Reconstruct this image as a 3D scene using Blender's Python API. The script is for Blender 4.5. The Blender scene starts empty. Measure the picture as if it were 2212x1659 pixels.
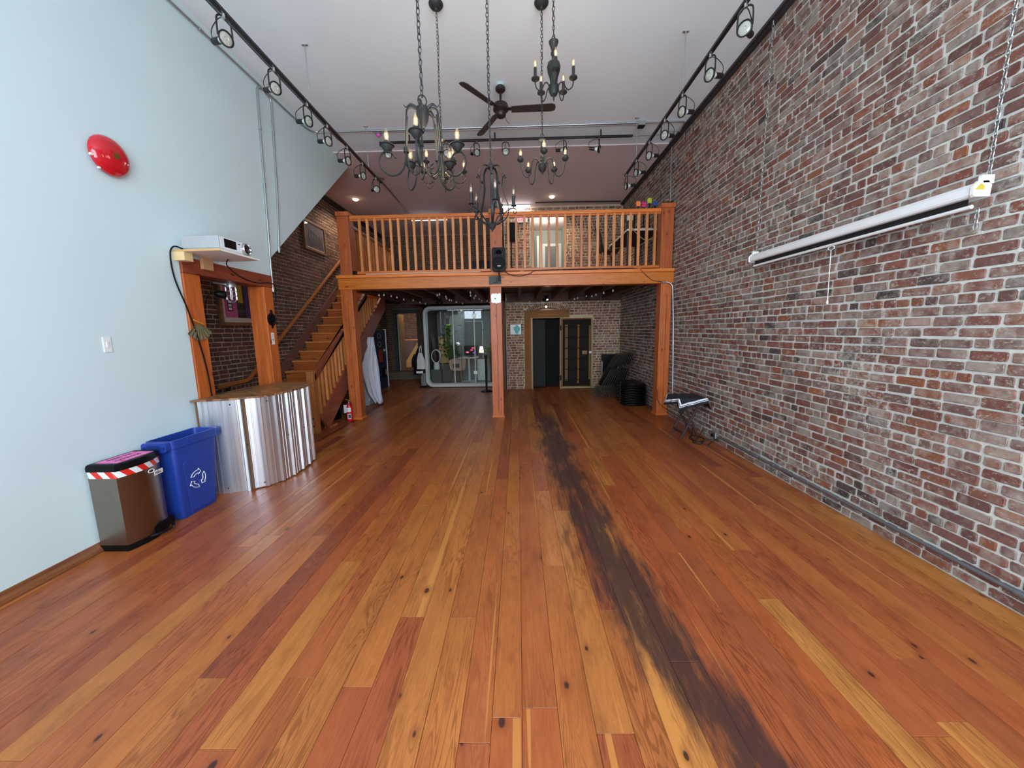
import bpy, bmesh, math, random
from mathutils import Vector, Matrix, Euler
random.seed(7)
PI = math.pi
scene = bpy.context.scene
C = scene.collection

# ------------------------------------------------------------------ camera
W, HH, F = 2212, 1659, 794.76
PITCH, YAW, ROLL, CAMZ = -0.1447, -0.0183, -0.0188, 1.5
cam = bpy.data.cameras.new('camera')
cam.sensor_width = 36.0
cam.lens = F / W * 36.0
cam.clip_start = 0.05
cam_ob = bpy.data.objects.new('camera', cam)
C.objects.link(cam_ob)
FW = Vector((math.sin(YAW) * math.cos(PITCH), math.cos(YAW) * math.cos(PITCH), math.sin(PITCH)))
RT = Vector((math.cos(YAW), -math.sin(YAW), 0))
UP = RT.cross(FW)
R2 = RT * math.cos(ROLL) + UP * math.sin(ROLL)
U2 = -RT * math.sin(ROLL) + UP * math.cos(ROLL)
cam_ob.matrix_world = Matrix(((R2.x, U2.x, -FW.x, 0), (R2.y, U2.y, -FW.y, 0), (R2.z, U2.z, -FW.z, CAMZ), (0, 0, 0, 1)))
scene.camera = cam_ob

# ------------------------------------------------------------------ sky and exposure
world = bpy.data.worlds.new('sky')
scene.world = world
world.use_nodes = True
wn = world.node_tree
wn.nodes['Background'].inputs['Color'].default_value = (0.74, 0.88, 1.0, 1)
wn.nodes['Background'].inputs['Strength'].default_value = 11.5
scene.view_settings.view_transform = 'Standard'
scene.view_settings.look = 'None'
scene.view_settings.gamma = 1.0
scene.view_settings.use_curve_mapping = False
scene.view_settings.exposure = 0.0

XR, XL, XS = 2.574, -2.997, -4.169       # right brick wall, white left wall, brick wall beside the stairs
H = 4.464                                # ceiling
YF, YM, YB, YA = -1.3, 6.27, 9.395, 11.8  # shop front, mezzanine front, vault wall, alcove wall
ZD = 2.46                                # mezzanine floor

# daylight portals in the shop-front openings (they only guide sampling of the sky)
FRONT_OPEN = [(-3.05, -2.0, 2.15, 3.3), (-1.55, 0.35, 0.45, 3.9), (0.5, 2.4, 0.45, 3.9)]
for (a, b, z0, z1) in FRONT_OPEN:
    L = bpy.data.lights.new('window_portal', 'AREA')
    L.shape = 'RECTANGLE'; L.size = b - a; L.size_y = z1 - z0
    L.cycles.is_portal = True
    o = bpy.data.objects.new('window_portal', L); C.objects.link(o)
    o.location = ((a + b) / 2, YF - 0.16, (z0 + z1) / 2)
    o.rotation_euler = (PI / 2, 0, 0)

# ------------------------------------------------------------------ helpers
def s2l(r, g, b):
    f = lambda v: (v / 255 / 12.92) if v <= 10.3 else ((v / 255 + 0.055) / 1.055) ** 2.4
    return (f(r), f(g), f(b))

class NT:
    def __init__(self, name):
        self.m = bpy.data.materials.new(name); self.m.use_nodes = True
        self.t = self.m.node_tree; self.b = self.t.nodes['Principled BSDF']; self.out = self.t.nodes['Material Output']
    def n(self, typ, **kw):
        nd = self.t.nodes.new(typ)
        for k, v in kw.items():
            if k in nd.inputs.keys(): self.set(nd.inputs[k], v)
            else: setattr(nd, k, v)
        return nd
    def set(self, inp, v):
        if isinstance(v, bpy.types.NodeSocket): self.t.links.new(v, inp)
        elif isinstance(v, bpy.types.Node): self.t.links.new(v.outputs[0], inp)
        else:
            if hasattr(inp.default_value, '__len__') and not isinstance(v, (int, float)):
                v = tuple(v); k = len(inp.default_value)
                v = v + (1.0,) * (k - len(v))
                inp.default_value = v
            else: inp.default_value = v
    def math(self, op, a, b=0.0, c=0.0, clamp=False):
        nd = self.t.nodes.new('ShaderNodeMath'); nd.operation = op; nd.use_clamp = clamp
        self.set(nd.inputs[0], a); self.set(nd.inputs[1], b); self.set(nd.inputs[2], c)
        return nd.outputs[0]
    def mix(self, f, a, b, mode='MIX'):
        nd = self.t.nodes.new('ShaderNodeMix'); nd.data_type = 'RGBA'; nd.blend_type = mode
        self.set(nd.inputs[0], f); self.set(nd.inputs[6], a); self.set(nd.inputs[7], b)
        return nd.outputs[2]
    def ramp(self, f, stops, interp='LINEAR'):
        nd = self.t.nodes.new('ShaderNodeValToRGB'); nd.color_ramp.interpolation = interp
        el = nd.color_ramp.elements
        while len(el) < len(stops): el.new(0.5)
        for e, (p, c) in zip(el, stops):
            e.position = p; e.color = tuple(c) + (1.0,) * (4 - len(c))
        self.set(nd.inputs[0], f)
        return nd.outputs[0]
    def rng(self, v, a, b, c=0.0, d=1.0, smooth=False):
        nd = self.t.nodes.new('ShaderNodeMapRange'); nd.clamp = True
        if smooth: nd.interpolation_type = 'SMOOTHSTEP'
        self.set(nd.inputs[0], v)
        for i, x in enumerate((a, b, c, d)): self.set(nd.inputs[1 + i], x)
        return nd.outputs[0]
    def vec(self, v, scale=(1, 1, 1), loc=(0, 0, 0)):
        nd = self.t.nodes.new('ShaderNodeMapping')
        self.set(nd.inputs[0], v); self.set(nd.inputs['Scale'], scale); self.set(nd.inputs['Location'], loc)
        return nd.outputs[0]
    def noise(self, v, scale, detail=4, rough=0.55, dist=0.0):
        nd = self.t.nodes.new('ShaderNodeTexNoise')
        if v is not None: self.set(nd.inputs['Vector'], v)
        nd.inputs['Scale'].default_value = scale; nd.inputs['Detail'].default_value = detail
        nd.inputs['Roughness'].default_value = rough; nd.inputs['Distortion'].default_value = dist
        return nd.outputs[0]
    def bump(self, h, strength=0.2, dist=0.01):
        nd = self.t.nodes.new('ShaderNodeBump')
        nd.inputs['Strength'].default_value = strength; nd.inputs['Distance'].default_value = dist
        self.set(nd.inputs['Height'], h)
        self.t.links.new(nd.outputs[0], self.b.inputs['Normal'])
    def col(self, c): self.set(self.b.inputs['Base Color'], c)
    def rough(self, r): self.set(self.b.inputs['Roughness'], r)

MATS = {}
def pm(name, col, rough=0.5, metal=0.0, var=0.10, scale=9.0, bump=0.0, coat=0.0, emit=None, es=0.0, spec=None):
    """plain paint, plastic, metal or cloth with a little procedural unevenness"""
    if name in MATS: return MATS[name]
    n = NT(name)
    tc = n.n('ShaderNodeTexCoord').outputs['Object']
    f = n.noise(tc, scale, 5)
    c = s2l(*col)
    n.col(n.mix(f, tuple(x * (1 - var) for x in c), tuple(min(1, x * (1 + var)) for x in c)))
    n.rough(n.rng(f, 0.2, 0.8, max(0.02, rough - 0.05), min(1, rough + 0.05)))
    n.b.inputs['Metallic'].default_value = metal
    n.b.inputs['Coat Weight'].default_value = coat
    if spec is not None: n.b.inputs['Specular IOR Level'].default_value = spec
    if bump: n.bump(n.noise(tc, scale * 6, 4), bump, 0.004)
    if emit:
        n.b.inputs['Emission Color'].default_value = s2l(*emit) + (1,); n.b.inputs['Emission Strength'].default_value = es
    MATS[name] = n.m
    return n.m

def wood(name, base, dark, rough=0.4, axis='z', knots=True, scale=1.0, red=None):
    """sawn fir: long grain along one axis, dark ring lines, knots"""
    if name in MATS: return MATS[name]
    n = NT(name)
    geo = n.n('ShaderNodeNewGeometry').outputs['Position']
    rnd = n.n('ShaderNodeObjectInfo').outputs['Random']
    off = n.n('ShaderNodeCombineXYZ', X=n.math('MULTIPLY', rnd, 37.0), Y=n.math('MULTIPLY', rnd, 11.0), Z=n.math('MULTIPLY', rnd, 23.0)).outputs[0]
    p = n.n('ShaderNodeVectorMath', operation='ADD'); n.set(p.inputs[0], geo); n.set(p.inputs[1], off)
    sc = {'x': (1, 14, 14), 'y': (14, 1, 14), 'z': (14, 14, 1)}[axis]
    sc2 = {'x': (.35, 5, 5), 'y': (5, .35, 5), 'z': (5, 5, .35)}[axis]
    v = n.vec(p.outputs[0], tuple(s * scale for s in sc))
    g1 = n.noise(v, 2.2, 6, 0.65)
    v2 = n.vec(p.outputs[0], tuple(s * scale for s in sc2))
    ring = n.math('SINE', n.math('MULTIPLY', n.noise(v2, 2.0, 2, 0.5), 46.0))
    ring = n.rng(ring, 0.1, 1.0, 0.0, 1.0)
    b, d = s2l(*base), s2l(*dark)
    c = n.mix(n.rng(g1, 0.3, 0.75), d, b)
    c = n.mix(n.math('MULTIPLY', ring, 0.35), c, d)
    bv = n.ramp(rnd, [(0, (0.82, 0.78, 0.74)), (0.5, (1, 1, 1)), (1, (1.12, 1.14, 1.16))])
    c = n.mix(1.0, c, bv, 'MULTIPLY')
    if knots:
        vk = n.n('ShaderNodeTexVoronoi', Vector=n.vec(p.outputs[0], {'x': (3.6, 8, 8), 'y': (8, 3.6, 8), 'z': (8, 8, 3.6)}[axis]), Scale=1.0)
        k = n.rng(vk.outputs['Distance'], 0.07, 0.15, 1.0, 0.0, True)
        c = n.mix(n.math('MULTIPLY', k, 0.75), c, tuple(x * 0.22 for x in d))
    n.col(c); n.rough(rough)
    n.bump(g1, 0.12, 0.003)
    MATS[name] = n.m
    return n.m

def glass(name, tint=(1, 1, 1), refl=1.45, rough=0.0):
    if name in MATS: return MATS[name]
    n = NT(name)
    n.t.nodes.remove(n.b)
    tr = n.n('ShaderNodeBsdfTransparent', Color=tint)
    gl = n.n('ShaderNodeBsdfGlossy', Roughness=rough)
    tc = n.n('ShaderNodeTexCoord').outputs['Object']
    g_ = n.n('ShaderNodeNewGeometry')
    dt = n.n('ShaderNodeVectorMath', operation='DOT_PRODUCT'); n.set(dt.inputs[0], g_.outputs['Normal']); n.set(dt.inputs[1], g_.outputs['Incoming'])
    f0 = ((refl - 1) / (refl + 1)) ** 2
    inv = n.math('SUBTRACT', 1.0, n.math('ABSOLUTE', dt.outputs['Value']), clamp=True)
    f0n = n.rng(n.noise(tc, 3.0), 0, 1, f0 * 0.95, f0 * 1.05)
    fr = n.math('ADD', f0n, n.math('MULTIPLY', n.math('POWER', inv, 5.0), 1 - f0), clamp=True)
    mx = n.n('ShaderNodeMixShader')
    n.set(mx.inputs[0], fr); n.set(mx.inputs[1], tr.outputs[0]); n.set(mx.inputs[2], gl.outputs[0])
    n.t.links.new(mx.outputs[0], n.out.inputs[0])
    MATS[name] = n.m
    return n.m

def smooth_path(pts, k=6, closed=False):
    """Catmull-Rom through the points"""
    P = [Vector(p) for p in pts]; out = []
    n = len(P)
    for i in range(n if closed else n - 1):
        if closed: p0, p1, p2, p3 = P[i - 1], P[i], P[(i + 1) % n], P[(i + 2) % n]
        else:
            p1, p2 = P[i], P[i + 1]
            p0 = P[i - 1] if i else p1 * 2 - p2
            p3 = P[i + 2] if i + 2 < n else p2 * 2 - p1
        for j in range(k):
            t = j / k
            out.append(0.5 * ((2 * p1) + (p2 - p0) * t + (2 * p0 - 5 * p1 + 4 * p2 - p3) * t * t + (3 * p1 - p0 - 3 * p2 + p3) * t ** 3))
    if not closed: out.append(P[-1])
    return out

class G:
    """collects geometry for ONE part"""
    def __init__(self): self.v = []; self.f = []
    def add(self, vs, fs, M=None):
        o = len(self.v)
        for p in vs:
            p = Vector(p)
            self.v.append(M @ p if M else p)
        self.f += [tuple(i + o for i in f) for f in fs]
        return self
    def box(self, x0, x1, y0, y1, z0, z1, M=None):
        vs = [(x, y, z) for z in (z0, z1) for y in (y0, y1) for x in (x0, x1)]
        return self.add(vs, [(0, 2, 3, 1), (4, 5, 7, 6), (0, 1, 5, 4), (2, 6, 7, 3), (0, 4, 6, 2), (1, 3, 7, 5)], M)
    def prism(self, poly, a0, a1, axis='x', M=None):
        """polygon given in the two other axes (in xyz order), extruded along axis"""
        def mk(p, a):
            if axis == 'x': return (a, p[0], p[1])
            if axis == 'y': return (p[0], a, p[1])
            return (p[0], p[1], a)
        n = len(poly)
        vs = [mk(p, a0) for p in poly] + [mk(p, a1) for p in poly]
        fs = [tuple(range(n)), tuple(range(2 * n - 1, n - 1, -1))] + [(i, (i + 1) % n, n + (i + 1) % n, n + i) for i in range(n)]
        return self.add(vs, fs, M)
    def tube(self, pts, r, n=8, closed=False, rs=None, M=None):
        P = [Vector(p) for p in pts]; m = len(P)
        tang = []
        for i in range(m):
            a = P[(i - 1) % m] if (closed or i) else P[0]
            b = P[(i + 1) % m] if (closed or i < m - 1) else P[-1]
            t = b - a
            tang.append(t.normalized() if t.length > 1e-9 else Vector((0, 0, 1)))
        ref = Vector((0, 0, 1)) if abs(tang[0].z) < 0.9 else Vector((1, 0, 0))
        u = tang[0].cross(ref).normalized(); vs = []
        for i in range(m):
            if i:
                u = u - tang[i] * u.dot(tang[i])
                u = u.normalized() if u.length > 1e-6 else tang[i].orthogonal().normalized()
            w = tang[i].cross(u)
            rr = rs[i] if rs else r
            for j in range(n):
                a = 2 * PI * j / n
                vs.append(P[i] + (u * math.cos(a) + w * math.sin(a)) * rr)
        fs = []
        for i in range(m if closed else m - 1):
            for j in range(n):
                a, b = i * n, ((i + 1) % m) * n
                fs.append((a + j, a + (j + 1) % n, b + (j + 1) % n, b + j))
        if not closed:
            fs.append(tuple(range(n - 1, -1, -1))); fs.append(tuple(range((m - 1) * n, m * n)))
        return self.add(vs, fs, M)
    def bar(self, pts, w, t, side, M=None):
        """flat bar: w across `side`, t thick"""
        P = [Vector(p) for p in pts]; m = len(P); s = Vector(side).normalized(); vs = []
        for i in range(m):
            tg = (P[min(i + 1, m - 1)] - P[max(i - 1, 0)]).normalized()
            nr = tg.cross(s).normalized()
            for (a, b) in ((-1, -1), (1, -1), (1, 1), (-1, 1)):
                vs.append(P[i] + s * (a * w / 2) + nr * (b * t / 2))
        fs = [(3, 2, 1, 0), tuple(range((m - 1) * 4, m * 4))]
        for i in range(m - 1):
            for j in range(4): fs.append((i * 4 + j, i * 4 + (j + 1) % 4, (i + 1) * 4 + (j + 1) % 4, (i + 1) * 4 + j))
        return self.add(vs, fs, M)
    def lathe(self, prof, loc=(0, 0, 0), n=16, M=None):
        """profile of (radius, z)"""
        L = Vector(loc); vs = []; fs = []
        for (r, z) in prof:
            for j in range(n):
                a = 2 * PI * j / n
                vs.append(L + Vector((r * math.cos(a), r * math.sin(a), z)))
        for i in range(len(prof) - 1):
            for j in range(n): fs.append((i * n + j, i * n + (j + 1) % n, (i + 1) * n + (j + 1) % n, (i + 1) * n + j))
        fs.append(tuple(range(n - 1, -1, -1))); fs.append(tuple(range((len(prof) - 1) * n, len(prof) * n)))
        return self.add(vs, fs, M)
    def cyl(self, a, b, r, n=12, r2=None):
        return self.tube([a, b], r, n, rs=[r, r2 if r2 is not None else r])
    def grid(self, rows, closed=False):
        m, n = len(rows), len(rows[0])
        vs = [p for r in rows for p in r]
        fs = [(i * n + j, i * n + j + 1, (i + 1) * n + j + 1, (i + 1) * n + j) for i in range(m - 1) for j in range(n - 1)]
        return self.add(vs, fs)
    def mesh(self, name, smooth=None):
        me = bpy.data.meshes.new(name)
        me.from_pydata([tuple(v) for v in self.v], [], self.f)
        bm = bmesh.new(); bm.from_mesh(me)
        bmesh.ops.recalc_face_normals(bm, faces=bm.faces)
        bm.to_mesh(me); bm.free()
        if smooth is not None:
            for p in me.polygons: p.use_smooth = True
            me.set_sharp_from_angle(angle=math.radians(smooth))
        return me
    def build(self, name, mat, parent=None, smooth=None, bev=0.0, loc=None, thick=0.0):
        o = bpy.data.objects.new(name, self.mesh(name, smooth))
        C.objects.link(o)
        if mat: o.data.materials.append(mat)
        if parent: o.parent = parent
        if loc: o.location = loc
        if thick:
            md = o.modifiers.new('thickness', 'SOLIDIFY'); md.thickness = thick; md.offset = 0
        if bev:
            md = o.modifiers.new('bevel', 'BEVEL'); md.width = bev; md.segments = 2; md.limit_method = 'ANGLE'; md.angle_limit = math.radians(40)
        return o

def rot_to(d):
    """matrix turning +Z to direction d"""
    return Vector((0, 0, 1)).rotation_difference(Vector(d).normalized()).to_matrix().to_4x4()
def place(loc, R=None): return Matrix.Translation(Vector(loc)) @ (R if R else Matrix.Identity(4))
def rz(a): return Matrix.Rotation(a, 4, 'Z')

def tag(o, label, cat, group=None):
    o['label'] = label; o['category'] = cat
    if group: o['group'] = group
    return o
def thing(name, label, cat, loc=(0, 0, 0), rotz=0.0, group=None):
    o = bpy.data.objects.new(name, None); C.objects.link(o)
    o.empty_display_size = 0.1; o.location = loc; o.rotation_euler = (0, 0, rotz)
    return tag(o, label, cat, group)
def struct(o): o['kind'] = 'structure'; return o
def dup(root, loc=None, rotz=None, label=None):
    r = root.copy(); C.objects.link(r)
    if loc is not None: r.location = loc
    if rotz is not None: r.rotation_euler = (0, 0, rotz)
    if label: r['label'] = label
    for ch in [o for o in root.children]:
        c = ch.copy(); C.objects.link(c); c.parent = r
        for g in ch.children:
            d = g.copy(); C.objects.link(d); d.parent = c
    return r
def text(name, s, size, mat, parent, M, extrude=0.0005, align='CENTER', shear=0.0):
    cu = bpy.data.curves.new(name, 'FONT'); cu.body = s; cu.size = size; cu.extrude = extrude
    cu.align_x = align; cu.align_y = 'CENTER'; cu.shear = shear; cu.resolution_u = 3
    t = bpy.data.objects.new(name + '_tmp', cu); C.objects.link(t)
    me = bpy.data.meshes.new_from_object(t)
    bpy.data.objects.remove(t); bpy.data.curves.remove(cu)
    me.name = name
    o = bpy.data.objects.new(name, me); C.objects.link(o)
    me.materials.clear(); me.materials.append(mat)
    o.parent = parent; o.matrix_local = M
    return o
ORD = ['first', 'second', 'third', 'fourth', 'fifth', 'sixth', 'seventh', 'eighth', 'ninth', 'tenth', 'eleventh', 'twelfth', 'thirteenth', 'fourteenth']

def project(p):
    d = Vector(p) - Vector((0, 0, CAMZ)); z = d.dot(FW)
    if z < 0.1: return None
    return (W / 2 + F * d.dot(R2) / z, HH / 2 - F * d.dot(U2) / z, z)

# ------------------------------------------------------------------ materials of the shell
def mat_plank():
    n = NT('floor_fir_planks')
    geo = n.n('ShaderNodeNewGeometry').outputs['Position']
    rnd = n.n('ShaderNodeObjectInfo').outputs['Random']
    off = n.n('ShaderNodeCombineXYZ', X=n.math('MULTIPLY', rnd, 17.0), Y=n.math('MULTIPLY', rnd, 53.0), Z=n.math('MULTIPLY', rnd, 5.0)).outputs[0]
    p = n.n('ShaderNodeVectorMath', operation='ADD'); n.set(p.inputs[0], geo); n.set(p.inputs[1], off)
    P = p.outputs[0]
    r2 = n.math('FRACT', n.math('MULTIPLY', rnd, 91.7))
    base = n.ramp(rnd, [(0.0, s2l(166, 92, 46)), (0.14, s2l(176, 104, 48)), (0.28, s2l(152, 78, 42)), (0.42, s2l(178, 112, 52)),
                        (0.54, s2l(166, 88, 42)), (0.64, s2l(158, 82, 44)), (0.70, s2l(122, 54, 38)), (0.76, s2l(168, 94, 48)), (0.90, s2l(160, 84, 46)), (0.95, s2l(184, 122, 58)), (1.0, s2l(172, 100, 48))])
    fine = n.math('ADD', n.math('MULTIPLY', n.noise(n.vec(P, (70, 2.6, 1)), 2.2, 6, 0.75), 0.7), n.math('MULTIPLY', n.noise(n.vec(P, (60, 16, 1)), 1.6, 6, 0.75), 0.3))
    ringn = n.noise(n.vec(P, (9.0, 0.7, 1)), 1.7, 2, 0.45, 0.6)
    ring = n.rng(n.math('SINE', n.math('MULTIPLY', ringn, 95.0)), 0.1, 0.9, 0.0, 1.0)
    broad = n.noise(n.vec(P, (5, 1.0, 1)), 1.8, 4, 0.6)
    dk = n.mix(1.0, base, (0.34, 0.22, 0.16, 1), 'MULTIPLY')
    lt = n.mix(1.0, base, (1.35, 1.45, 1.4, 1), 'MULTIPLY')
    c = n.mix(n.rng(broad, 0.35, 0.72, 0.0, 0.55), lt, n.mix(0.35, base, dk))
    ringmask = n.rng(n.noise(n.vec(P, (2.2, 0.5, 1)), 1.5, 2, 0.5), 0.44, 0.58, 0.10, 0.65)
    c = n.mix(n.math('MULTIPLY', ring, ringmask), c, n.mix(0.3, dk, base))
    blot = n.noise(n.vec(P, (6, 2.2, 1)), 1.4, 7, 0.72)
    c = n.mix(n.rng(blot, 0.52, 0.72, 0.0, 0.5), c, n.mix(0.25, dk, s2l(70, 44, 34)))
    c = n.mix(n.rng(fine, 0.40, 0.78, 0.0, 0.55), c, dk)
    # pale sapwood slivers along some board edges
    sap = n.noise(n.vec(P, (16, 0.22, 1)), 1.3, 1, 0.3)
    c = n.mix(n.rng(sap, 0.70, 0.715, 0.0, 0.75), c, s2l(206, 140, 66))
    # knots, two sizes
    for sc_, r0, r1 in (((3.8, 2.3, 1), 0.036, 0.062), ((8.0, 4.2, 1), 0.050, 0.085)):
        vk = n.n('ShaderNodeTexVoronoi', Vector=n.vec(P, sc_), Scale=1.0)
        pick = n.n('ShaderNodeSeparateColor'); n.set(pick.inputs[0], vk.outputs['Color'])
        on = n.math('GREATER_THAN', pick.outputs[0], 0.35)
        dd = n.math('ADD', vk.outputs['Distance'], n.math('MULTIPLY', n.math('SUBTRACT', fine, 0.5), 0.03))
        k1 = n.math('MULTIPLY', n.rng(dd, r0, r1, 1.0, 0.0, True), on)
        k2 = n.math('MULTIPLY', n.rng(dd, r1 * 0.8, r1 * 2.6, 0.6, 0.0, True), on)
        c = n.mix(k2, c, n.mix(0.5, base, dk))
        c = n.mix(n.math('MULTIPLY', k1, 0.88), c, s2l(44, 24, 24))
    # trodden walkway: finish worn through, dirt in the grain
    sx = n.n('ShaderNodeSeparateXYZ'); n.set(sx.inputs[0], geo)
    cx = n.rng(sx.outputs[1], 1.0, 2.6, 0.80, 0.50)
    wob = n.noise(n.vec(geo, (1.0, 0.8, 1)), 1.2, 3, 0.5)
    dx = n.math('ABSOLUTE', n.math('SUBTRACT', n.math('SUBTRACT', sx.outputs[0], cx), n.math('MULTIPLY', n.math('SUBTRACT', wob, 0.5), 0.35)))
    band = n.rng(dx, 0.0, 0.40, 1.0, 0.0, True)
    patch = n.noise(n.vec(geo, (11, 1.5, 1)), 1.5, 8, 0.72)
    big = n.noise(n.vec(geo, (1.6, 0.9, 1)), 1.3, 3, 0.5)
    e = n.math('ADD', n.math('MULTIPLY', band, 1.15), n.math('MULTIPLY', n.math('SUBTRACT', patch, 0.5), 2.6))
    e = n.math('ADD', e, n.math('MULTIPLY', n.math('SUBTRACT', big, 0.5), 1.3))
    e = n.math('ADD', e, n.math('MULTIPLY', n.math('SUBTRACT', r2, 0.5), 0.35))
    wear = n.math('MULTIPLY', n.rng(e, 0.42, 1.05, 0.0, 1.0), n.rng(band, 0.0, 0.3))
    wear = n.math('MULTIPLY', wear, n.rng(sx.outputs[1], 5.8, 7.0, 1.0, 0.15))
    dirt = n.mix(n.noise(n.vec(geo, (26, 4, 1)), 1.6, 6, 0.7), s2l(26, 17, 19), s2l(74, 50, 43))
    c = n.mix(n.math('MULTIPLY', wear, 0.9), c, dirt)
    # greyed scuffs elsewhere
    sc = n.noise(n.vec(geo, (2.6, 0.8, 1)), 1.1, 7, 0.75)
    sc = n.rng(sc, 0.60, 0.72, 0.0, 0.55)
    c = n.mix(sc, c, s2l(112, 84, 64))
    sv = n.noise(n.vec(geo, (1.3, 24, 1)), 1.7, 6, 0.8)
    c = n.mix(n.rng(sv, 0.75, 0.80, 0.0, 0.35), c, s2l(176, 140, 110))
    n.col(n.mix(1.0, c, (0.82, 0.74, 0.82, 1), 'MULTIPLY'))
    n.rough(n.math('ADD', n.rng(broad, 0.3, 0.7, 0.30, 0.42), n.math('MULTIPLY', wear, 0.14)))
    n.b.inputs['Specular IOR Level'].default_value = 0.42
    n.bump(n.math('ADD', n.math('MULTIPLY', fine, 0.5), n.math('MULTIPLY', ring, 0.4)), 0.14, 0.003)
    return n.m

def mat_brick(name, stops, wash=0.35, bright=1.0, washcol=(172, 162, 150), seed=0.0):
    n = NT(name)
    g = n.n('ShaderNodeNewGeometry')
    oi = n.n('ShaderNodeObjectInfo').outputs['Random']
    r = n.math('FRACT', n.math('ADD', n.math('ADD', g.outputs['Random Per Island'], oi), seed))
    r2 = n.math('FRACT', n.math('MULTIPLY', r, 17.31))
    base = n.ramp(r, [(p, s2l(*c)) for p, c in stops])
    pos = g.outputs['Position']
    off = n.n('ShaderNodeCombineXYZ', X=n.math('MULTIPLY', r, 31.0), Y=n.math('MULTIPLY', r, 71.0), Z=n.math('MULTIPLY', r, 13.0)).outputs[0]
    p = n.n('ShaderNodeVectorMath', operation='ADD'); n.set(p.inputs[0], pos); n.set(p.inputs[1], off)
    a = n.noise(p.outputs[0], 34.0, 6, 0.7)
    b = n.noise(p.outputs[0], 11.0, 4, 0.6)
    c = n.mix(n.rng(a, 0.3, 0.75, 0.0, 0.55), base, n.mix(1.0, base, (0.42, 0.40, 0.42, 1), 'MULTIPLY'))
    m = n.math('MULTIPLY', n.rng(n.math('ADD', b, n.math('MULTIPLY', r2, 0.30)), 0.58, 0.86, 0.0, 1.0), wash * 1.4)
    c = n.mix(n.math('MINIMUM', m, 0.8), c, s2l(*washcol))
    blot = n.noise(p.outputs[0], 19.0, 5, 0.65)
    c = n.mix(n.rng(blot, 0.54, 0.70, 0.0, 0.55), c, n.mix(1.0, c, (0.38, 0.36, 0.38, 1), 'MULTIPLY'))
    zone = n.noise(pos, 1.3, 3, 0.5)
    rag = n.noise(n.vec(p.outputs[0], (1, 1, 1.6)), 26.0, 8, 0.78)
    c = n.mix(n.math('MULTIPLY', n.rng(n.math('ADD', rag, n.math('MULTIPLY', zone, 0.35)), 0.74, 0.80, 0.0, 1.0), min(0.75, wash * 1.7)), c, s2l(*washcol))
    speck = n.noise(p.outputs[0], 90.0, 3, 0.8)
    c = n.mix(n.rng(speck, 0.66, 0.74, 0.0, 0.35), c, s2l(*washcol))
    n.col(n.mix(1.0, c, (bright, bright, bright, 1), 'MULTIPLY'))
    n.rough(0.85)
    n.bump(a, 0.55, 0.006)
    return n.m

def mat_mortar(name, c1, c2):
    n = NT(name)
    pos = n.n('ShaderNodeNewGeometry').outputs['Position']
    a = n.noise(pos, 5.0, 6, 0.7); b = n.noise(pos, 60.0, 4, 0.7)
    n.col(n.mix(n.rng(n.math('ADD', n.math('MULTIPLY', a, 0.6), n.math('MULTIPLY', b, 0.4)), 0.3, 0.7), s2l(*c1), s2l(*c2)))
    n.rough(0.9); n.bump(b, 0.5, 0.006)
    return n.m

M_PLANK = mat_plank()
RED = [(0.0, (124, 74, 62)), (0.10, (142, 88, 70)), (0.20, (110, 66, 57)), (0.30, (120, 92, 85)), (0.40, (134, 76, 57)), (0.50, (104, 64, 57)),
       (0.58, (130, 102, 94)), (0.66, (124, 77, 65)), (0.74, (92, 71, 66)), (0.79, (66, 54, 52)), (0.84, (128, 80, 64)), (0.91, (152, 88, 54)), (0.96, (122, 86, 76)), (1.0, (118, 70, 58))]
M_BRICK_R = mat_brick('brick_red_worn', RED, 0.42, 1.0)
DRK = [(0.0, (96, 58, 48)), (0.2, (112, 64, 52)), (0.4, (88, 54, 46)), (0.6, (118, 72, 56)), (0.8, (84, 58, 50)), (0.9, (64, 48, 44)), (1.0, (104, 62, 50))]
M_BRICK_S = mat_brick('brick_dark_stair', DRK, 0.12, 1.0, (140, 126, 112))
PALE = [(0.0, (142, 88, 74)), (0.2, (158, 104, 88)), (0.35, (128, 78, 68)), (0.5, (164, 120, 104)), (0.65, (120, 72, 64)), (0.8, (150, 98, 82)), (0.92, (92, 70, 66)), (1.0, (152, 108, 92))]
M_BRICK_B = mat_brick('brick_pale_vault', PALE, 0.34, 1.0, (184, 168, 150))
M_BRICK_A = mat_brick('brick_alcove', [(0, (98, 60, 48)), (0.3, (116, 72, 56)), (0.6, (90, 58, 48)), (0.85, (124, 84, 66)), (1, (78, 54, 46))], 0.2, 1.0, (130, 112, 94))
M_MORT_R = mat_mortar('mortar_grey', (178, 178, 173), (220, 219, 210))
M_MORT_S = mat_mortar('mortar_brown_grey', (152, 136, 120), (190, 174, 156))
M_MORT_B = mat_mortar('mortar_sand', (194, 174, 142), (222, 202, 166))
M_MORT_A = mat_mortar('mortar_dark', (112, 98, 84), (146, 130, 112))
M_WALL = pm('white_wall_paint', (206, 223, 226), 0.6, var=0.02, scale=2.5, bump=0.02)
M_CEIL = pm('ceiling_grey_paint', (238, 243, 247), 0.8, var=0.02, scale=1.5)
M_CEIL2 = pm('ceiling_mauve_paint', (228, 206, 206), 0.75, var=0.04, scale=1.2)
M_DARK = pm('dark_steel_black', (18, 18, 19), 0.45, var=0.15)
M_BLK = pm('black_plastic', (11, 11, 11), 0.45, var=0.2, spec=0.18)
M_IRON = pm('wrought_iron_charcoal', (42, 42, 42), 0.5, 0.0, var=0.2, scale=30, spec=0.3)
M_CHROME = pm('chrome', (200, 202, 204), 0.18, 1.0, var=0.05)
M_GALV = pm('galvanised_conduit', (184, 188, 190), 0.35, 0.85, var=0.08, scale=20)
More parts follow.
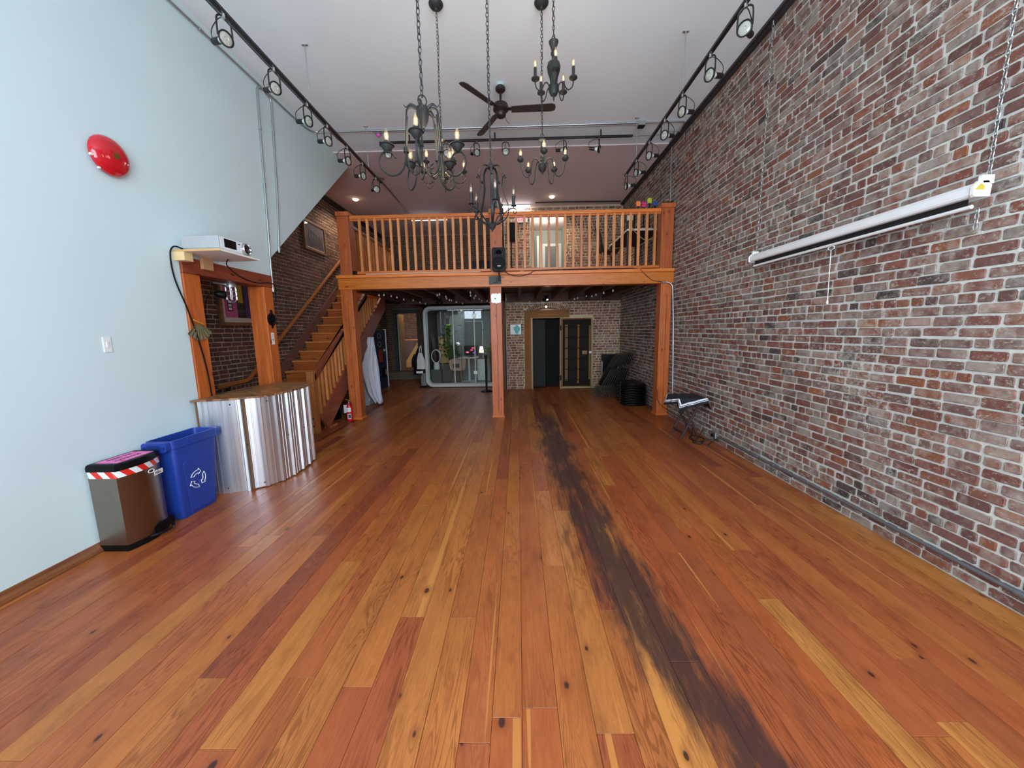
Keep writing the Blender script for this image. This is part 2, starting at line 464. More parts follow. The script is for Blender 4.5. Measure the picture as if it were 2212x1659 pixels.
M_WHITEP = pm('white_plastic', (232, 232, 230), 0.4, var=0.03)
M_POST = wood('timber_post_red', (206, 110, 48), (160, 75, 31), 0.45, 'z')
M_BEAM = wood('timber_beam_amber', (228, 138, 40), (188, 94, 25), 0.4, 'x')
M_BEAMY = wood('timber_frame_red', (160, 76, 44), (116, 50, 32), 0.5, 'y')
M_JOIST = wood('joist_dark_red', (112, 62, 42), (70, 38, 28), 0.6, 'y')
M_BAL = wood('baluster_fir', (226, 154, 88), (190, 112, 60), 0.4, 'z', knots=False)
M_RAIL = wood('rail_fir', (228, 134, 54), (190, 94, 36), 0.38, 'x', knots=False)
M_RAILY = wood('handrail_fir', (206, 136, 76), (166, 96, 54), 0.3, 'y', knots=False)
M_TREAD = wood('stair_tread_fir', (232, 158, 84), (190, 112, 56), 0.35, 'x')
M_RISER = wood('stair_riser_fir', (210, 122, 56), (164, 84, 38), 0.4, 'x')
M_STRING = wood('stair_stringer_red', (166, 88, 56), (126, 62, 44), 0.45, 'y', knots=False)
M_SKIRT = wood('stair_skirt_brown', (132, 92, 80), (98, 66, 58), 0.5, 'y', knots=False)
M_TRIMW = wood('floor_trim_stained', (150, 92, 52), (104, 58, 34), 0.4, 'y', knots=False)

# ------------------------------------------------------------------ floor
fl = struct(G().box(XS - 0.1, XR + 0.1, YF - 0.1, YA + 0.1, -0.12, -0.022).build('floor', pm('subfloor_dark', (30, 20, 16), 0.9)))
def build_floor():
    rng = random.Random(11)
    x = XS + 0.002; rows = []
    while x < XR - 0.02:
        w = rng.choice([0.118, 0.128, 0.136, 0.142]); w = min(w, XR - x)
        rows.append((x, x + w)); x += w
    for i, (a, b) in enumerate(rows):
        if b <= XL - 0.1:                                   # behind the white wall: only the stair foot shows
            cuts = [2.0, 2.0 + rng.uniform(1.2, 2.0), 5.6, YA]
        else:
            cuts = [YF, rng.uniform(0.55, 1.5)]
            while cuts[-1] < YA - 1.2: cuts.append(cuts[-1] + rng.choice([1.1, 1.5, 1.9, 2.4, 3.0]) * rng.uniform(0.9, 1.1))
            cuts[-1] = YA
            if cuts[-1] - cuts[-2] < 0.4: cuts.pop(-2)
        for y0, y1 in zip(cuts[:-1], cuts[1:]):
            dz = rng.uniform(-0.0012, 0.0006)
            g = 0.0007; c = 0.0007
            x0, x1, ya, yb = a + g, b - g, y0 + g, y1 - g
            v = [(x0, ya, -0.022), (x1, ya, -0.022), (x1, yb, -0.022), (x0, yb, -0.022),
                 (x0, ya, dz - c), (x1, ya, dz - c), (x1, yb, dz - c), (x0, yb, dz - c),
                 (x0 + c, ya + c, dz), (x1 - c, ya + c, dz), (x1 - c, yb - c, dz), (x0 + c, yb - c, dz)]
            f = [(0, 1, 5, 4), (1, 2, 6, 5), (2, 3, 7, 6), (3, 0, 4, 7), (4, 5, 9, 8), (5, 6, 10, 9), (6, 7, 11, 10), (7, 4, 8, 11), (8, 9, 10, 11), (3, 2, 1, 0)]
            G().add(v, f).build('plank', M_PLANK, fl)
build_floor()

# ------------------------------------------------------------------ brick walls
def brick_mesh(L, h, d, rng):
    """worn brick, local x = length, z = height, front at -y"""
    c = min(0.010, h * 0.2)
    j = lambda s=0.0035: rng.uniform(-s, s)
    fr = []
    for (sx, sz) in ((-1, -1), (1, -1), (1, 1), (-1, 1)):
        cx, cz = sx * L / 2, sz * h / 2
        k = rng.uniform(0.2, 1.1) * c
        a = (cx - sx * k + j(), cz + j(0.002)); b = (cx + j(0.002), cz - sz * k * 0.8 + j())
        fr += [a, b]
    # order the ring counter-clockwise
    fr.sort(key=lambda p: math.atan2(p[1] / h, p[0] / L))
    n = len(fr); e = min(0.003, d * 0.45)
    back = [(p[0], 0.0, p[1]) for p in fr]
    mid = [(p[0], -d + e, p[1]) for p in fr]
    sh = 1 - 2 * e / h; shl = 1 - 2 * e / L
    front = [(p[0] * shl, -d + rng.uniform(-0.0015, 0.0015), p[1] * sh) for p in fr]
    vs = back + mid + front
    fs = [(i, (i + 1) % n, n + (i + 1) % n, n + i) for i in range(n)] + [(n + i, n + (i + 1) % n, 2 * n + (i + 1) % n, 2 * n + i) for i in range(n)]
    fs.append(tuple(range(2 * n, 3 * n)))
    return vs, fs

def brick_layout(u0, u1, z0, z1, holes, rng, course=0.0640, Ls=0.174, Lh=0.085, header=7, joint=0.0128):
    out = []; z = z0; i = 0
    while z + course * 0.6 < z1:
        zt = min(z + course, z1)
        spans = [(u0, u1)]
        for (a, b, c, d) in holes:
            if d > z + 0.01 and c < zt - 0.01:
                ns = []
                for (p, q) in spans:
                    if b <= p or a >= q: ns.append((p, q))
                    else:
                        if a - p > 0.03: ns.append((p, a))
                        if q - b > 0.03: ns.append((b, q))
                spans = ns
        hd = (i % header == header - 3)
        L = Lh if hd else Ls
        for (p, q) in spans:
            u = p - (rng.uniform(0.2, 0.8) * L)
            while u < q:
                l = L * rng.uniform(0.92, 1.10)
                if not hd and rng.random() < 0.07: l = Lh
                a, b = max(u, p), min(u + l, q)
                if b - a > 0.03:
                    out.append(((a + b) / 2 + rng.uniform(-.002, .002), (z + zt) / 2 + rng.uniform(-.003, .003), b - a - joint * rng.uniform(0.8, 1.5), zt - z - joint * rng.uniform(0.75, 1.25)))
                u += l
        z = zt; i += 1
    return out

def brick_wall(wall, bricks, mat, n_single, rng, depth=0.0065, visible=lambda p: True):
    """wall: mortar object whose local -y is the face; the largest bricks in view become parts, the rest one stuff part"""
    M = wall.matrix_basis
    sc = []
    for i, (u, z, l, h) in enumerate(bricks):
        wp = M @ Vector((u, 0, z)); pr = project(wp); s = 0
        if pr and -20 < pr[0] < W + 20 and -20 < pr[1] < HH + 20 and visible(wp):
            e = project(M @ Vector((u + 0.05, 0, z)))
            s = (abs(e[0] - pr[0]) + 0.3) / 0.05 * l * h * F / pr[2]
        sc.append((s, i))
    sc.sort(reverse=True)
    single = {i for s, i in sc[:n_single] if s > 0}
    protos = {}
    for key, L in (('s', 0.16), ('h', 0.072)):
        ms = []
        for k in range(8):
            vs, fs = brick_mesh(L, 0.051, 1.0 * depth, rng)
            me = G().add(vs, fs).mesh('brick'); me.materials.append(mat); ms.append(me)
        protos[key] = (L, ms)
    rest = G()
    for i, (u, z, l, h) in enumerate(bricks):
        d = depth * rng.uniform(0.6, 1.5)
        rot = rng.uniform(-0.008, 0.008)
        if i in single:
            L, ms = protos['s' if l > 0.11 else 'h']
            o = bpy.data.objects.new('brick', rng.choice(ms)); C.objects.link(o)
            o.parent = wall; o.location = (u, 0, z); o.scale = (l / L, d / depth, h / 0.051); o.rotation_euler = (0, rot, 0)
        else:
            vs, fs = brick_mesh(l, h, d, rng)
            rest.add(vs, fs, place((u, 0, z), Matrix.Rotation(rot, 4, 'Y')))
    if rest.v:
        o = rest.build('brickwork', mat, wall); o['kind'] = 'stuff'

# right wall (faces -x): local x runs toward the camera
wr = struct(G().box(-(YA + 0.1), -(YF - 0.1), 0.0, 0.12, -0.12, H + 0.1).build('wall_right', M_MORT_R))
wr.location = (XR, 0, 0); wr.rotation_euler = (0, 0, -PI / 2)
wr.matrix_basis = Matrix.Translation((XR, 0, 0)) @ rz(-PI / 2)
rr = random.Random(3)
brick_wall(wr, brick_layout(-YB, -YF, 0.0, H - 0.02, [], rr), M_BRICK_R, 300, rr)

# wall beside the stairs (faces +x)
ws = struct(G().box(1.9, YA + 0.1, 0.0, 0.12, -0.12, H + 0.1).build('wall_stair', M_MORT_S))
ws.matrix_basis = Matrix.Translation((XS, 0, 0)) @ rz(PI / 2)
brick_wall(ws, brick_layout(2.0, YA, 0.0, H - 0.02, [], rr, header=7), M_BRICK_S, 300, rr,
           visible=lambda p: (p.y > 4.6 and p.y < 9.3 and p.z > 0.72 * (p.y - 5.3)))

# vault wall (faces -y) with its two openings
VX0, VX1, VZ = 0.371, 1.079, 1.79
UX0, UX1, UZ = 0.333, 1.19, 4.28
g = G()
g.box(-0.30, VX0, 0, 0.3, -0.12, 2.2).box(VX1, XR + 0.1, 0, 0.3, -0.12, 2.2).box(VX0, VX1, 0, 0.3, VZ, 2.2)
g.box(-0.30, UX0, 0, 0.3, 2.2, H + 0.1).box(UX1, XR + 0.1, 0, 0.3, 2.2, H + 0.1).box(UX0, UX1, 0, 0.3, UZ, H + 0.1).box(UX0, UX1, 0, 0.3, 2.2, ZD)
wb = struct(g.build('wall_back', M_MORT_B))
wb.matrix_basis = Matrix.Translation((0, YB, 0))
AX0, AX1, AZ0, AZ1 = 0.26, 1.30, 1.99, 2.19
brick_wall(wb, [b_ for b_ in brick_layout(-0.29, XR, 0.0, H - 0.02, [(0.16, 1.30, -1, 1.975), (UX0, UX1, ZD, UZ), (1.06, 1.89, -1, 1.82)], rr) if not (abs(b_[0] - 0.75) < 0.56 and b_[1] < 2.3 and math.hypot(b_[0] - 0.75, b_[1] - 1.265) < 0.93)],
           M_BRICK_B, 300, rr, visible=lambda p: p.z < 2.2 or p.z > 2.5)
# brick arch above the vault: two rings of soldier bricks
for k in range(22):
    t = -1 + 2 * (k + 0.5) / 22
    a = t * 0.62
    R = 0.86
    vs, fs = brick_mesh(0.036, 0.098, 0.016, rr)
    G().add(vs, fs).build('brick', M_BRICK_R, wb).matrix_basis = place((0.75 + R * math.sin(a), 0, 2.125 + R * (math.cos(a) - 1) - 0.0), Matrix.Rotation(a, 4, 'Y'))
for k in range(16):
    t = -1 + 2 * (k + 0.5) / 16
    vs, fs = brick_mesh(0.05, 0.05, 0.012, rr)
    a = t * 0.46
    G().add(vs, fs).build('brick', M_BRICK_R, wb).matrix_basis = place((0.75 + 0.86 * math.sin(a), 0, 2.04 + 0.86 * (math.cos(a) - 1)), Matrix.Rotation(a, 4, 'Y'))

# alcove wall behind the pod (faces -y), side jog
DX0, DX1, DZ0, DZ1 = -3.86, -3.20, 0.25, 2.10
g = G()
g.box(XS - 0.1, DX0, 0, 0.2, -0.12, H + 0.1).box(DX1, -0.2, 0, 0.2, -0.12, H + 0.1).box(DX0, DX1, 0, 0.2, DZ1, H + 0.1).box(DX0, DX1, 0, 0.2, -0.12, DZ0)
wa = struct(g.build('wall_alcove', M_MORT_A)); wa.matrix_basis = Matrix.Translation((0, YA, 0))
brick_wall(wa, brick_layout(XS, -0.3, 0.26, H - 0.02, [(DX0 - 0.1, DX1 + 0.1, 0, DZ1 + 0.12)], rr), M_BRICK_A, 0, rr)
struct(G().box(-0.30, -0.18, YB + 0.3, YA + 0.2, -0.12, H + 0.1).build('wall_jog', M_MORT_A))
sill = struct(G().box(XS, -2.5, YA - 0.14, YA, 0, 0.24).build('trim_1', pm('rough_concrete', (112, 100, 86), 0.9, var=0.35, scale=14, bump=0.4), bev=0.01))

# white left wall with the timber opening and the sloped cut over the stairs
YA_, YB_ = 3.34, 4.56
wl = G()
wl.prism([(YF - 0.1, 0), (YA_, 0), (YA_, 2.21), (4.565, 2.21), (4.59, 2.41), (7.06, H - 0.001), (7.06, H + 0.05), (YF - 0.1, H + 0.05)], XL - 0.12, XL, 'x')
wl = struct(wl.build('wall_left', M_WALL))
struct(G().box(XS, XL - 0.12, 1.9, 2.02, -0.02, H).build('wall_hall', M_WALL))

# ceilings
struct(G().box(XS - 0.1, XR + 0.1, YF - 0.1, 6.51, H, H + 0.1).build('ceiling', M_CEIL))
struct(G().box(XS - 0.1, XR + 0.1, 6.51, YA + 0.2, H - 0.014, H + 0.1).build('ceiling', M_CEIL2))

# shop front behind the camera: two big windows, an entry door and its transom
g = G()
xs = [XS - 0.1, -3.05, -2.0, -1.55, 0.35, 0.5, 2.4, XR + 0.1]
g.box(xs[0], xs[1], 0, 0.16, -0.12, H + 0.1).box(xs[2], xs[3], 0, 0.16, -0.12, H + 0.1).box(xs[4], xs[5], 0, 0.16, -0.12, H + 0.1).box(xs[6], xs[7], 0, 0.16, -0.12, H + 0.1)
g.box(xs[1], xs[2], 0, 0.16, 3.3, H + 0.1).box(xs[1], xs[2], 0, 0.16, 2.05, 2.15).box(xs[1], xs[2], 0, 0.16, -0.12, 0.0)
for a, b in ((3, 4), (5, 6)):
    g.box(xs[a], xs[b], 0, 0.16, 3.9, H + 0.1).box(xs[a], xs[b], 0, 0.16, -0.12, 0.45)
wf = struct(g.build('wall_front', pm('front_wall_paint', (206, 208, 204), 0.7, var=0.03))); wf.location = (0, YF - 0.16, 0)
M_GLASS = glass('window_glass')
for i, (a, b, z0, z1) in enumerate(FRONT_OPEN):
    wnd = bpy.data.objects.new('window_%d' % (i + 1), None); C.objects.link(wnd); struct(wnd); wnd.location = (0, YF - 0.08, 0)
    fg = G()
    t = 0.05
    fg.box(a, a + t, -0.03, 0.03, z0, z1).box(b - t, b, -0.03, 0.03, z0, z1).box(a + t, b - t, -0.03, 0.03, z0, z0 + t).box(a + t, b - t, -0.03, 0.03, z1 - t, z1)
    fg.build('window_frame', M_DARK, wnd)
    G().box(a + t, b - t, -0.004, 0.004, z0 + t, z1 - t).build('pane', M_GLASS, wnd)
dr = bpy.data.objects.new('door_1', None); C.objects.link(dr); struct(dr); dr.location = (0, YF - 0.1, 0)
G().box(-3.03, -2.02, -0.025, 0.025, 0.0, 2.04).build('door_leaf', pm('entry_door_green_grey', (150, 154, 132), 0.5), dr, bev=0.004)
for i in range(2):
    for j in range(3):
        x0 = -2.95 + i * 0.45; z0 = 0.15 + j * 0.63
        G().box(x0, x0 + 0.38, 0.02, 0.035, z0, z0 + 0.52).build('door_panel', pm('entry_door_panel', (168, 170, 146), 0.5), dr, bev=0.008)

# ------------------------------------------------------------------ trims
q = [(XL, 0), (XL + 0.034, 0), (XL + 0.034, 0.012), (XL + 0.028, 0.026), (XL + 0.014, 0.044), (XL + 0.006, 0.062), (XL, 0.066)]
struct(G().prism(q, YF, 3.30, 'y').build('baseboard_left', M_TRIMW))
struct(G().box(XR - 0.045, XR, YF, YB, H - 0.05, H - 0.001).box(XR - 0.075, XR - 0.045, YF, YB, H - 0.028, H - 0.001).build('trim_2', pm('dark_ceiling_trim', (54, 46, 46), 0.5)))
struct(G().box(XS, XS + 0.05, 4.6, YA, H - 0.085, H - 0.016).box(XS + 0.05, XS + 0.09, 4.6, YA, H - 0.05, H - 0.016).build('trim_3', pm('dark_ceiling_trim', (54, 46, 46), 0.5)))

# ------------------------------------------------------------------ mezzanine
mz = thing('mezzanine', 'open timber mezzanine loft with baluster railing across the back of the room', 'mezzanine', (0, YM, 0))
def mzp(g, name, mat, parent=mz, **k):
    g.v = [v - Vector((0, YM, 0)) if parent is mz else v for v in g.v]
    return g.build(name, mat, parent, **k)
POSTS = [(-2.96, -2.762), (-0.456, -0.263), (2.371, 2.556)]
for (a, b) in POSTS:
    o = mzp(G().box(a, b, YM, YM + 0.19, 0.0, 2.225), 'post', M_POST, bev=0.006)
    gg = G().box(a - 0.012, b + 0.012, YM - 0.014, YM + 0.204, 0.0, 0.036); gg.v = [v - Vector((0, YM, 0)) for v in gg.v]
    gg.build('plinth', M_RAIL, o, bev=0.003)
    # drying check down the front of the post
    cx = (a + b) / 2 + 0.012
    pts = [(cx + random.uniform(-0.006, 0.006), -0.0005, z) for z in [0.1 + 0.15 * i for i in range(14)]]
    G().tube(pts, 0.0028, 5).build('crack', pm('wood_check_dark', (48, 24, 16), 0.9), o)
for (a, b), top in zip([(-2.925, -2.735), (-0.43, -0.235), (2.345, 2.54)], (3.46, 3.445, 3.47)):
    o = mzp(G().box(a, b, YM + 0.0, YM + 0.19, 2.455, top - 0.07), 'post', M_POST, bev=0.005)
    gg = G().box(a - 0.014, b + 0.014, -0.014, 0.204, top - 0.07, top); gg.build('post_cap', M_POST, o, bev=0.004)
mzp(G().box(-2.98, XR - 0.004, YM - 0.012, YM + 0.19, 2.222, 2.405), 'beam', M_BEAM, bev=0.006)
mzp(G().box(-3.0, XR - 0.004, YM - 0.034, YM + 0.20, 2.405, 2.457), 'nosing_board', M_RAIL, bev=0.008)
mzp(G().box(-2.96, XR - 0.004, YM + 0.20, YB - 0.004, 2.41, 2.458).box(-2.96, -0.31, YB - 0.004, YA - 0.004, 2.41, 2.458).box(XS + 0.004, -2.96, 8.56, YA - 0.004, 2.41, 2.458), 'deck', M_JOIST)
jx = -2.86
JO = []
while jx < 2.5:
    JO.append(jx); yend = YB - 0.03 if jx > -0.33 else YA - 0.03
    mzp(G().box(jx - 0.03, jx + 0.03, YM + 0.19, yend, 2.232, 2.41), 'joist', M_JOIST, bev=0.003); jx += 0.415
mzp(G().box(-0.25, XR - 0.01, YB - 0.06, YB - 0.004, 2.2, 2.41), 'ledger', M_JOIST)
mzp(G().box(-2.96, -0.42, 9.5, 9.56, 2.2, 2.41), 'ledger', M_JOIST)
# front railing
def rail_section(x0, x1, n, ze0, ze1, b0, b1):
    r = bpy.data.objects.new('railing', None); C.objects.link(r); r.parent = mz
    G().box(x0, x1, 0.035, 0.125, 3.352, 3.405).build('top_rail', M_RAIL, r, bev=0.006)
    G().box(x0, x1, 0.06, 0.10, 3.325, 3.352).build('under_rail', M_RAIL, r)
    G().box(x0, x1, 0.035, 0.12, 2.478, 2.52).build('bottom_rail', M_RAIL, r, bev=0.004)
    for i in range(n):
        x = b0 + (b1 - b0) * i / (n - 1)
        G().box(x - 0.0195, x + 0.0195, 0.045, 0.084, 2.52, 3.352).build('baluster', M_BAL, r, bev=0.002)
    for i in range(4):
        x = x0 + (x1 - x0) * (i + 0.5) / 4
        G().box(x - 0.03, x + 0.03, 0.05, 0.11, 2.457, 2.478).build('rail_block', M_RAIL, r)
rail_section(-2.735, -0.43, 17, 0, 0, -2.578, -0.52)
rail_section(-0.235, 2.345, 19, 0, 0, -0.13, 2.262)
# railing along the stair well
r = bpy.data.objects.new('railing', None); C.objects.link(r); r.parent = mz
G().box(-2.995, -2.915, 0.19, 2.66, 3.352, 3.405).build('top_rail', M_RAILY, r, bev=0.006)
G().box(-2.995, -2.915, 0.19, 2.66, 2.478, 2.52).build('bottom_rail', M_RAILY, r)
for i in range(19):
    y = 0.30 + 0.128 * i
    G().box(-2.974, -2.936, y - 0.019, y + 0.019, 2.52, 3.352).build('baluster', M_BAL, r)
G().box(-3.0, -2.9, 2.64, 2.74, 2.457, 3.44).build('newel', M_POST, r, bev=0.004)

# ------------------------------------------------------------------ staircase
st = thing('staircase', 'steep fir staircase with wooden balustrade rising beside the brick wall', 'staircase', (0, 5.4, 0))
def stp(g, name, mat, parent=st, **k):
    g.v = [v - Vector((0, 5.4, 0)) for v in g.v]
    return g.build(name, mat, parent, **k)
RISE, RUN = 0.1662, 0.236
SX0, SX1 = XS + 0.045, -3.09
nz = lambda y: 0.695 + 0.704 * (y - 6.164)          # nosing line
for k in range(1, 15):
    z = 0.03 + RISE * k; y = 6.164 + RUN * (k - 4)
    stp(G().box(SX0, SX1, y - 0.012, y + RUN + 0.03, z - 0.03, z), 'tread', M_TREAD, bev=0.006)
    stp(G().box(SX0, SX1, y + 0.025, y + 0.043, max(0, z - RISE), z - 0.03), 'riser', M_RISER)
stp(G().box(SX0, SX1, 8.53, 8.55, 2.357, 2.46), 'riser', M_RISER)
yb = 5.40
def band(y0, y1, up, dn, x0, x1):
    return G().prism([(y0, max(0, nz(y0) + up)), (y1, min(nz(y1) + up, 2.45 + up)), (y1, nz(y1) - dn), (y0 + max(0, (dn - nz(y0)) / 0.704), max(0, nz(y0) - dn))], x0, x1, 'x')
stp(band(5.47, 8.60, 0.02, 0.37, -3.09, -3.045), 'stringer', M_STRING, bev=0.003)
stp(band(5.30, 8.60, 0.16, 0.05, XS + 0.016, XS + 0.05), 'skirt_board', M_SKIRT, bev=0.003)
stp(G().box(-3.15, -3.05, 5.36, 5.46, 0.0, 0.955), 'newel', M_RAILY, bev=0.004)
for z in (0.12, 0.24):
    stp(G().tube([(-3.10, 5.352, z), (-3.10, 5.362, z)], 0.012, 8), 'bolt', M_DARK)
stp(G().box(-3.14, -3.04, 5.72, 5.95, 0.0, 0.03), 'foot_block', M_RAILY)
bs = bpy.data.objects.new('balustrade', None); C.objects.link(bs); bs.parent = st
hz = lambda y: 0.90 + 0.70 * (y - 5.43)
g = G().prism([(5.43, hz(5.43) - 0.085), (7.62, hz(7.62) - 0.085), (7.62, min(2.2, hz(7.62))), (7.55, 2.215), (5.43, hz(5.43))], -3.115, -3.05, 'x')
stp(g, 'handrail', M_STRING, bs, bev=0.006)
for i in range(23):
    y = 5.56 + 0.118 * i
    top = min(hz(y) - 0.08, 2.225)
    if nz(y) + 0.02 < top - 0.05:
        stp(G().box(-3.098, -3.064, y - 0.017, y + 0.017, nz(y) + 0.01, top), 'baluster', M_BAL, bs)

hr = thing('handrail', 'varnished fir handrail on brackets along the stair brick wall', 'handrail', (XS + 0.075, 5.0, 0.81))
hp = [(0, -0.1, 0.0), (0, 0.44, 0.02), (0, 0.50, 0.05), (0, 3.88, 2.42)]
G().bar(hp, 0.042, 0.05, (1, 0, 0)).build('rail', M_RAILY, hr, bev=0.008)
for y in (0.1, 1.0, 1.9, 2.8, 3.6):
    z = 0.0 if y < .4 else 0.05 + (y - 0.5) * 0.701
    G().tube([(-0.055, y, z - 0.07), (-0.02, y, z - 0.075), (0, y, z - 0.02)], 0.008, 6).cyl((-0.058, y, z - 0.07), (-0.05, y, z - 0.07), 0.022).build('bracket', M_DARK, hr)

# ------------------------------------------------------------------ timber frame of the opening in the white wall
tf = thing('timber_opening_frame', 'heavy red-brown timber frame of the opening in the white wall', 'timber frame', (-3.08, 3.9, 0))
off = Vector((-3.08, 3.9, 0))
def tfp(g, name, mat, **k):
    g.v = [v - off for v in g.v]; return g.build(name, mat, tf, **k)
tfp(G().box(-3.175, -2.982, 3.345, 3.525, 0, 2.065), 'post', M_POST, bev=0.005)
tfp(G().box(-3.175, -2.982, 4.40, 4.555, 0, 2.065), 'post', M_POST, bev=0.005)
tfp(G().box(-3.18, -2.975, 3.342, 4.562, 2.065, 2.208), 'beam', M_BEAMY, bev=0.006)

# ------------------------------------------------------------------ bar counter
def mat_osb():
    n = NT('osb_varnished')
    pos = n.n('ShaderNodeNewGeometry').outputs['Position']
    vo = n.n('ShaderNodeTexVoronoi', Vector=n.vec(pos, (18, 50, 20)), Scale=1.0)
    a = n.noise(n.vec(pos, (20, 60, 10)), 1.5, 5, 0.7)
    sep = n.n('ShaderNodeSeparateColor'); n.set(sep.inputs[0], vo.outputs['Color'])
    c = n.ramp(n.math('ADD', n.math('MULTIPLY', sep.outputs[0], 0.6), n.math('MULTIPLY', a, 0.4)),
               [(0.15, s2l(78, 48, 32)), (0.4, s2l(126, 82, 52)), (0.6, s2l(150, 104, 66)), (0.85, s2l(176, 134, 88))])
    n.col(c); n.rough(0.38); n.bump(a, 0.2, 0.003)
    return n.m
def mat_corrug():
    n = NT('zincalume_sheet')
    pos = n.n('ShaderNodeNewGeometry').outputs['Position']
    a = n.noise(n.vec(pos, (30, 30, 0.8)), 1.0, 3)
    n.col(n.mix(a, s2l(214, 218, 224), s2l(236, 238, 242))); n.b.inputs['Metallic'].default_value = 0.9
    n.rough(n.rng(a, 0.3, 0.7, 0.27, 0.33))
    return n.m
bar = thing('bar_counter', 'curved bar counter clad in corrugated metal with chipboard top', 'bar counter', (-2.75, 3.8, 0))
bo = Vector((-2.75, 3.8, 0))
curve = smooth_path([(-2.955, 3.27, 0), (-2.80, 3.315, 0), (-2.62, 3.385, 0), (-2.475, 3.53, 0), (-2.425, 3.76, 0), (-2.435, 4.02, 0), (-2.49, 4.27, 0)], 40)
def arclen(c):
    L = [0.0]
    for a, b in zip(c[:-1], c[1:]): L.append(L[-1] + (b - a).length)
    return L
cl = arclen(curve)
def at_len(s):
    for i in range(len(cl) - 1):
        if cl[i + 1] >= s:
            t = (s - cl[i]) / (cl[i + 1] - cl[i]); p = curve[i].lerp(curve[i + 1], t)
            tg = (curve[i + 1] - curve[i]).normalized(); return p, Vector((tg.y, -tg.x, 0))
    tg = (curve[-1] - curve[-2]).normalized(); return curve[-1], Vector((tg.y, -tg.x, 0))
PITCH_C = 0.150
PROF_C = [(0.0, 0.0), (0.06, 0.0), (0.13, 0.021), (0.25, 0.021), (0.32, 0.0), (0.48, 0.0), (0.50, 0.004), (0.54, 0.004), (0.56, 0.0), (0.72, 0.0), (0.74, 0.004), (0.78, 0.004), (0.80, 0.0)]
def corr_points(s0, s1):
    """ribbed roofing profile: one tall rib and two low ones per pitch"""
    k = int(s0 / PITCH_C); out = []
    while k * PITCH_C < s1:
        for f, h in PROF_C:
            q = (k + f) * PITCH_C
            if s0 <= q <= s1: out.append((q, h))
        k += 1
    return out
M_CORR = mat_corrug()
sheets = [(0.0, 0.37, 0.0, 0.0), (0.35, 0.86, 0.0015, 0.012), (0.84, cl[-1], 0.003, 0.02)]
for (s0, s1, lift, zb) in sheets:
    rows = [[], []]
    for q_, h_ in corr_points(s0, s1):
        p, nn = at_len(q_); q = p + nn * (h_ + lift)
        rows[0].append(Vector((q.x, q.y, zb)) - bo); rows[1].append(Vector((q.x, q.y, 0.905)) - bo)
    G().grid(rows).build('corrugated_sheet', M_CORR, bar, thick=0.0012)
for s in [0.06 + 0.098 * i for i in range(13)]:
    for z in (0.05, 0.46, 0.86):
        if (int(s * 100) + int(z * 10)) % 3: continue
        p, nn = at_len(s); q = p + nn * 0.004 - bo
        G().lathe([(0.007, 0), (0.007, 0.002), (0.004, 0.006)], n=8, M=place((q.x, q.y, z), rot_to(nn))).build('screw', M_DARK, bar)
inner = [p - at_len(l)[1] * 0.012 for p, l in zip(curve, cl)][::8]
poly = [(p.x - bo.x, p.y - bo.y) for p in inner] + [(-2.982 - bo.x, 4.30 - bo.y), (-2.982 - bo.x, 3.275 - bo.y)]
G().prism(poly, 0.0, 0.90, 'z').build('core', pm('bar_core_wood', (110, 72, 46), 0.7), bar)
outer = [p + at_len(l)[1] * 0.034 for p, l in zip(curve, cl)][::8]
poly = [(-2.98 - bo.x, 3.225 - bo.y)] + [(p.x - bo.x, p.y - bo.y) for p in outer] + [(-2.50 - bo.x, 4.37 - bo.y), (-2.98 - bo.x, 4.395 - bo.y)]
G().prism(poly, 0.906, 0.924, 'z').build('counter_top', mat_osb(), bar, bev=0.002)

# ------------------------------------------------------------------ rooms seen through the openings
# corridor behind the upstairs doorway
g = G().box(0.15, UX0, YB + 0.3, 11.6, ZD - 0.05, H).box(1.36, 1.48, YB + 0.3, 11.6, ZD - 0.05, H).box(0.15, 1.48, 11.6, 11.72, ZD - 0.05, H)
struct(g.build('wall_corridor', pm('corridor_grey_paint', (168, 172, 160), 0.7, var=0.03)))
struct(G().box(-0.18, 1.48, YB + 0.3, 11.72, ZD - 0.2, ZD - 0.05).box(UX0, UX1, YB, YB + 0.3, ZD - 0.04, ZD - 0.001).build('floor', pm('corridor_floor', (90, 70, 54), 0.5)))
d2 = bpy.data.objects.new('door_2', None); C.objects.link(d2); struct(d2); d2.location = (0, 11.6, ZD)
G().box(0.78, 0.86, -0.03, 0, -0.05, 1.52).box(1.27, 1.35, -0.03, 0, -0.05, 1.52).box(0.78, 1.35, -0.03, 0, 1.52, 1.60).build('door_frame', M_WHITEP, d2)
G().box(0.86, 1.27, -0.015, -0.002, -0.05, 1.52).build('door_leaf', pm('corridor_door_grey', (120, 124, 124), 0.5), d2)
G().box(0.60, 0.655, -0.35, -0.31, -0.05, 1.75).build('door_leaf', M_WHITEP, d2, bev=0.003)
cl_ = thing('corridor_fill_lamp', 'added round fill lamp in the corridor behind the upstairs doorway', 'ceiling light', (0.85, 10.5, H - 0.02))  # added lamp, put in to brighten the corridor walls
G().lathe([(0.11, 0), (0.11, -0.02), (0.09, -0.05), (0.03, -0.065), (0.004, -0.066)], n=24).build('dome', pm('fill_dome_lit', (250, 248, 236), 0.5, emit=(255, 246, 226), es=2.0), cl_, 50)
L = bpy.data.lights.new('corridor_fill_light', 'POINT'); L.energy = 22; L.color = (1.0, 0.96, 0.84); L.shadow_soft_size = 0.1
lo = bpy.data.objects.new('corridor_fill_light', L); C.objects.link(lo); lo.parent = cl_; lo.location = (0, 0, -0.14)
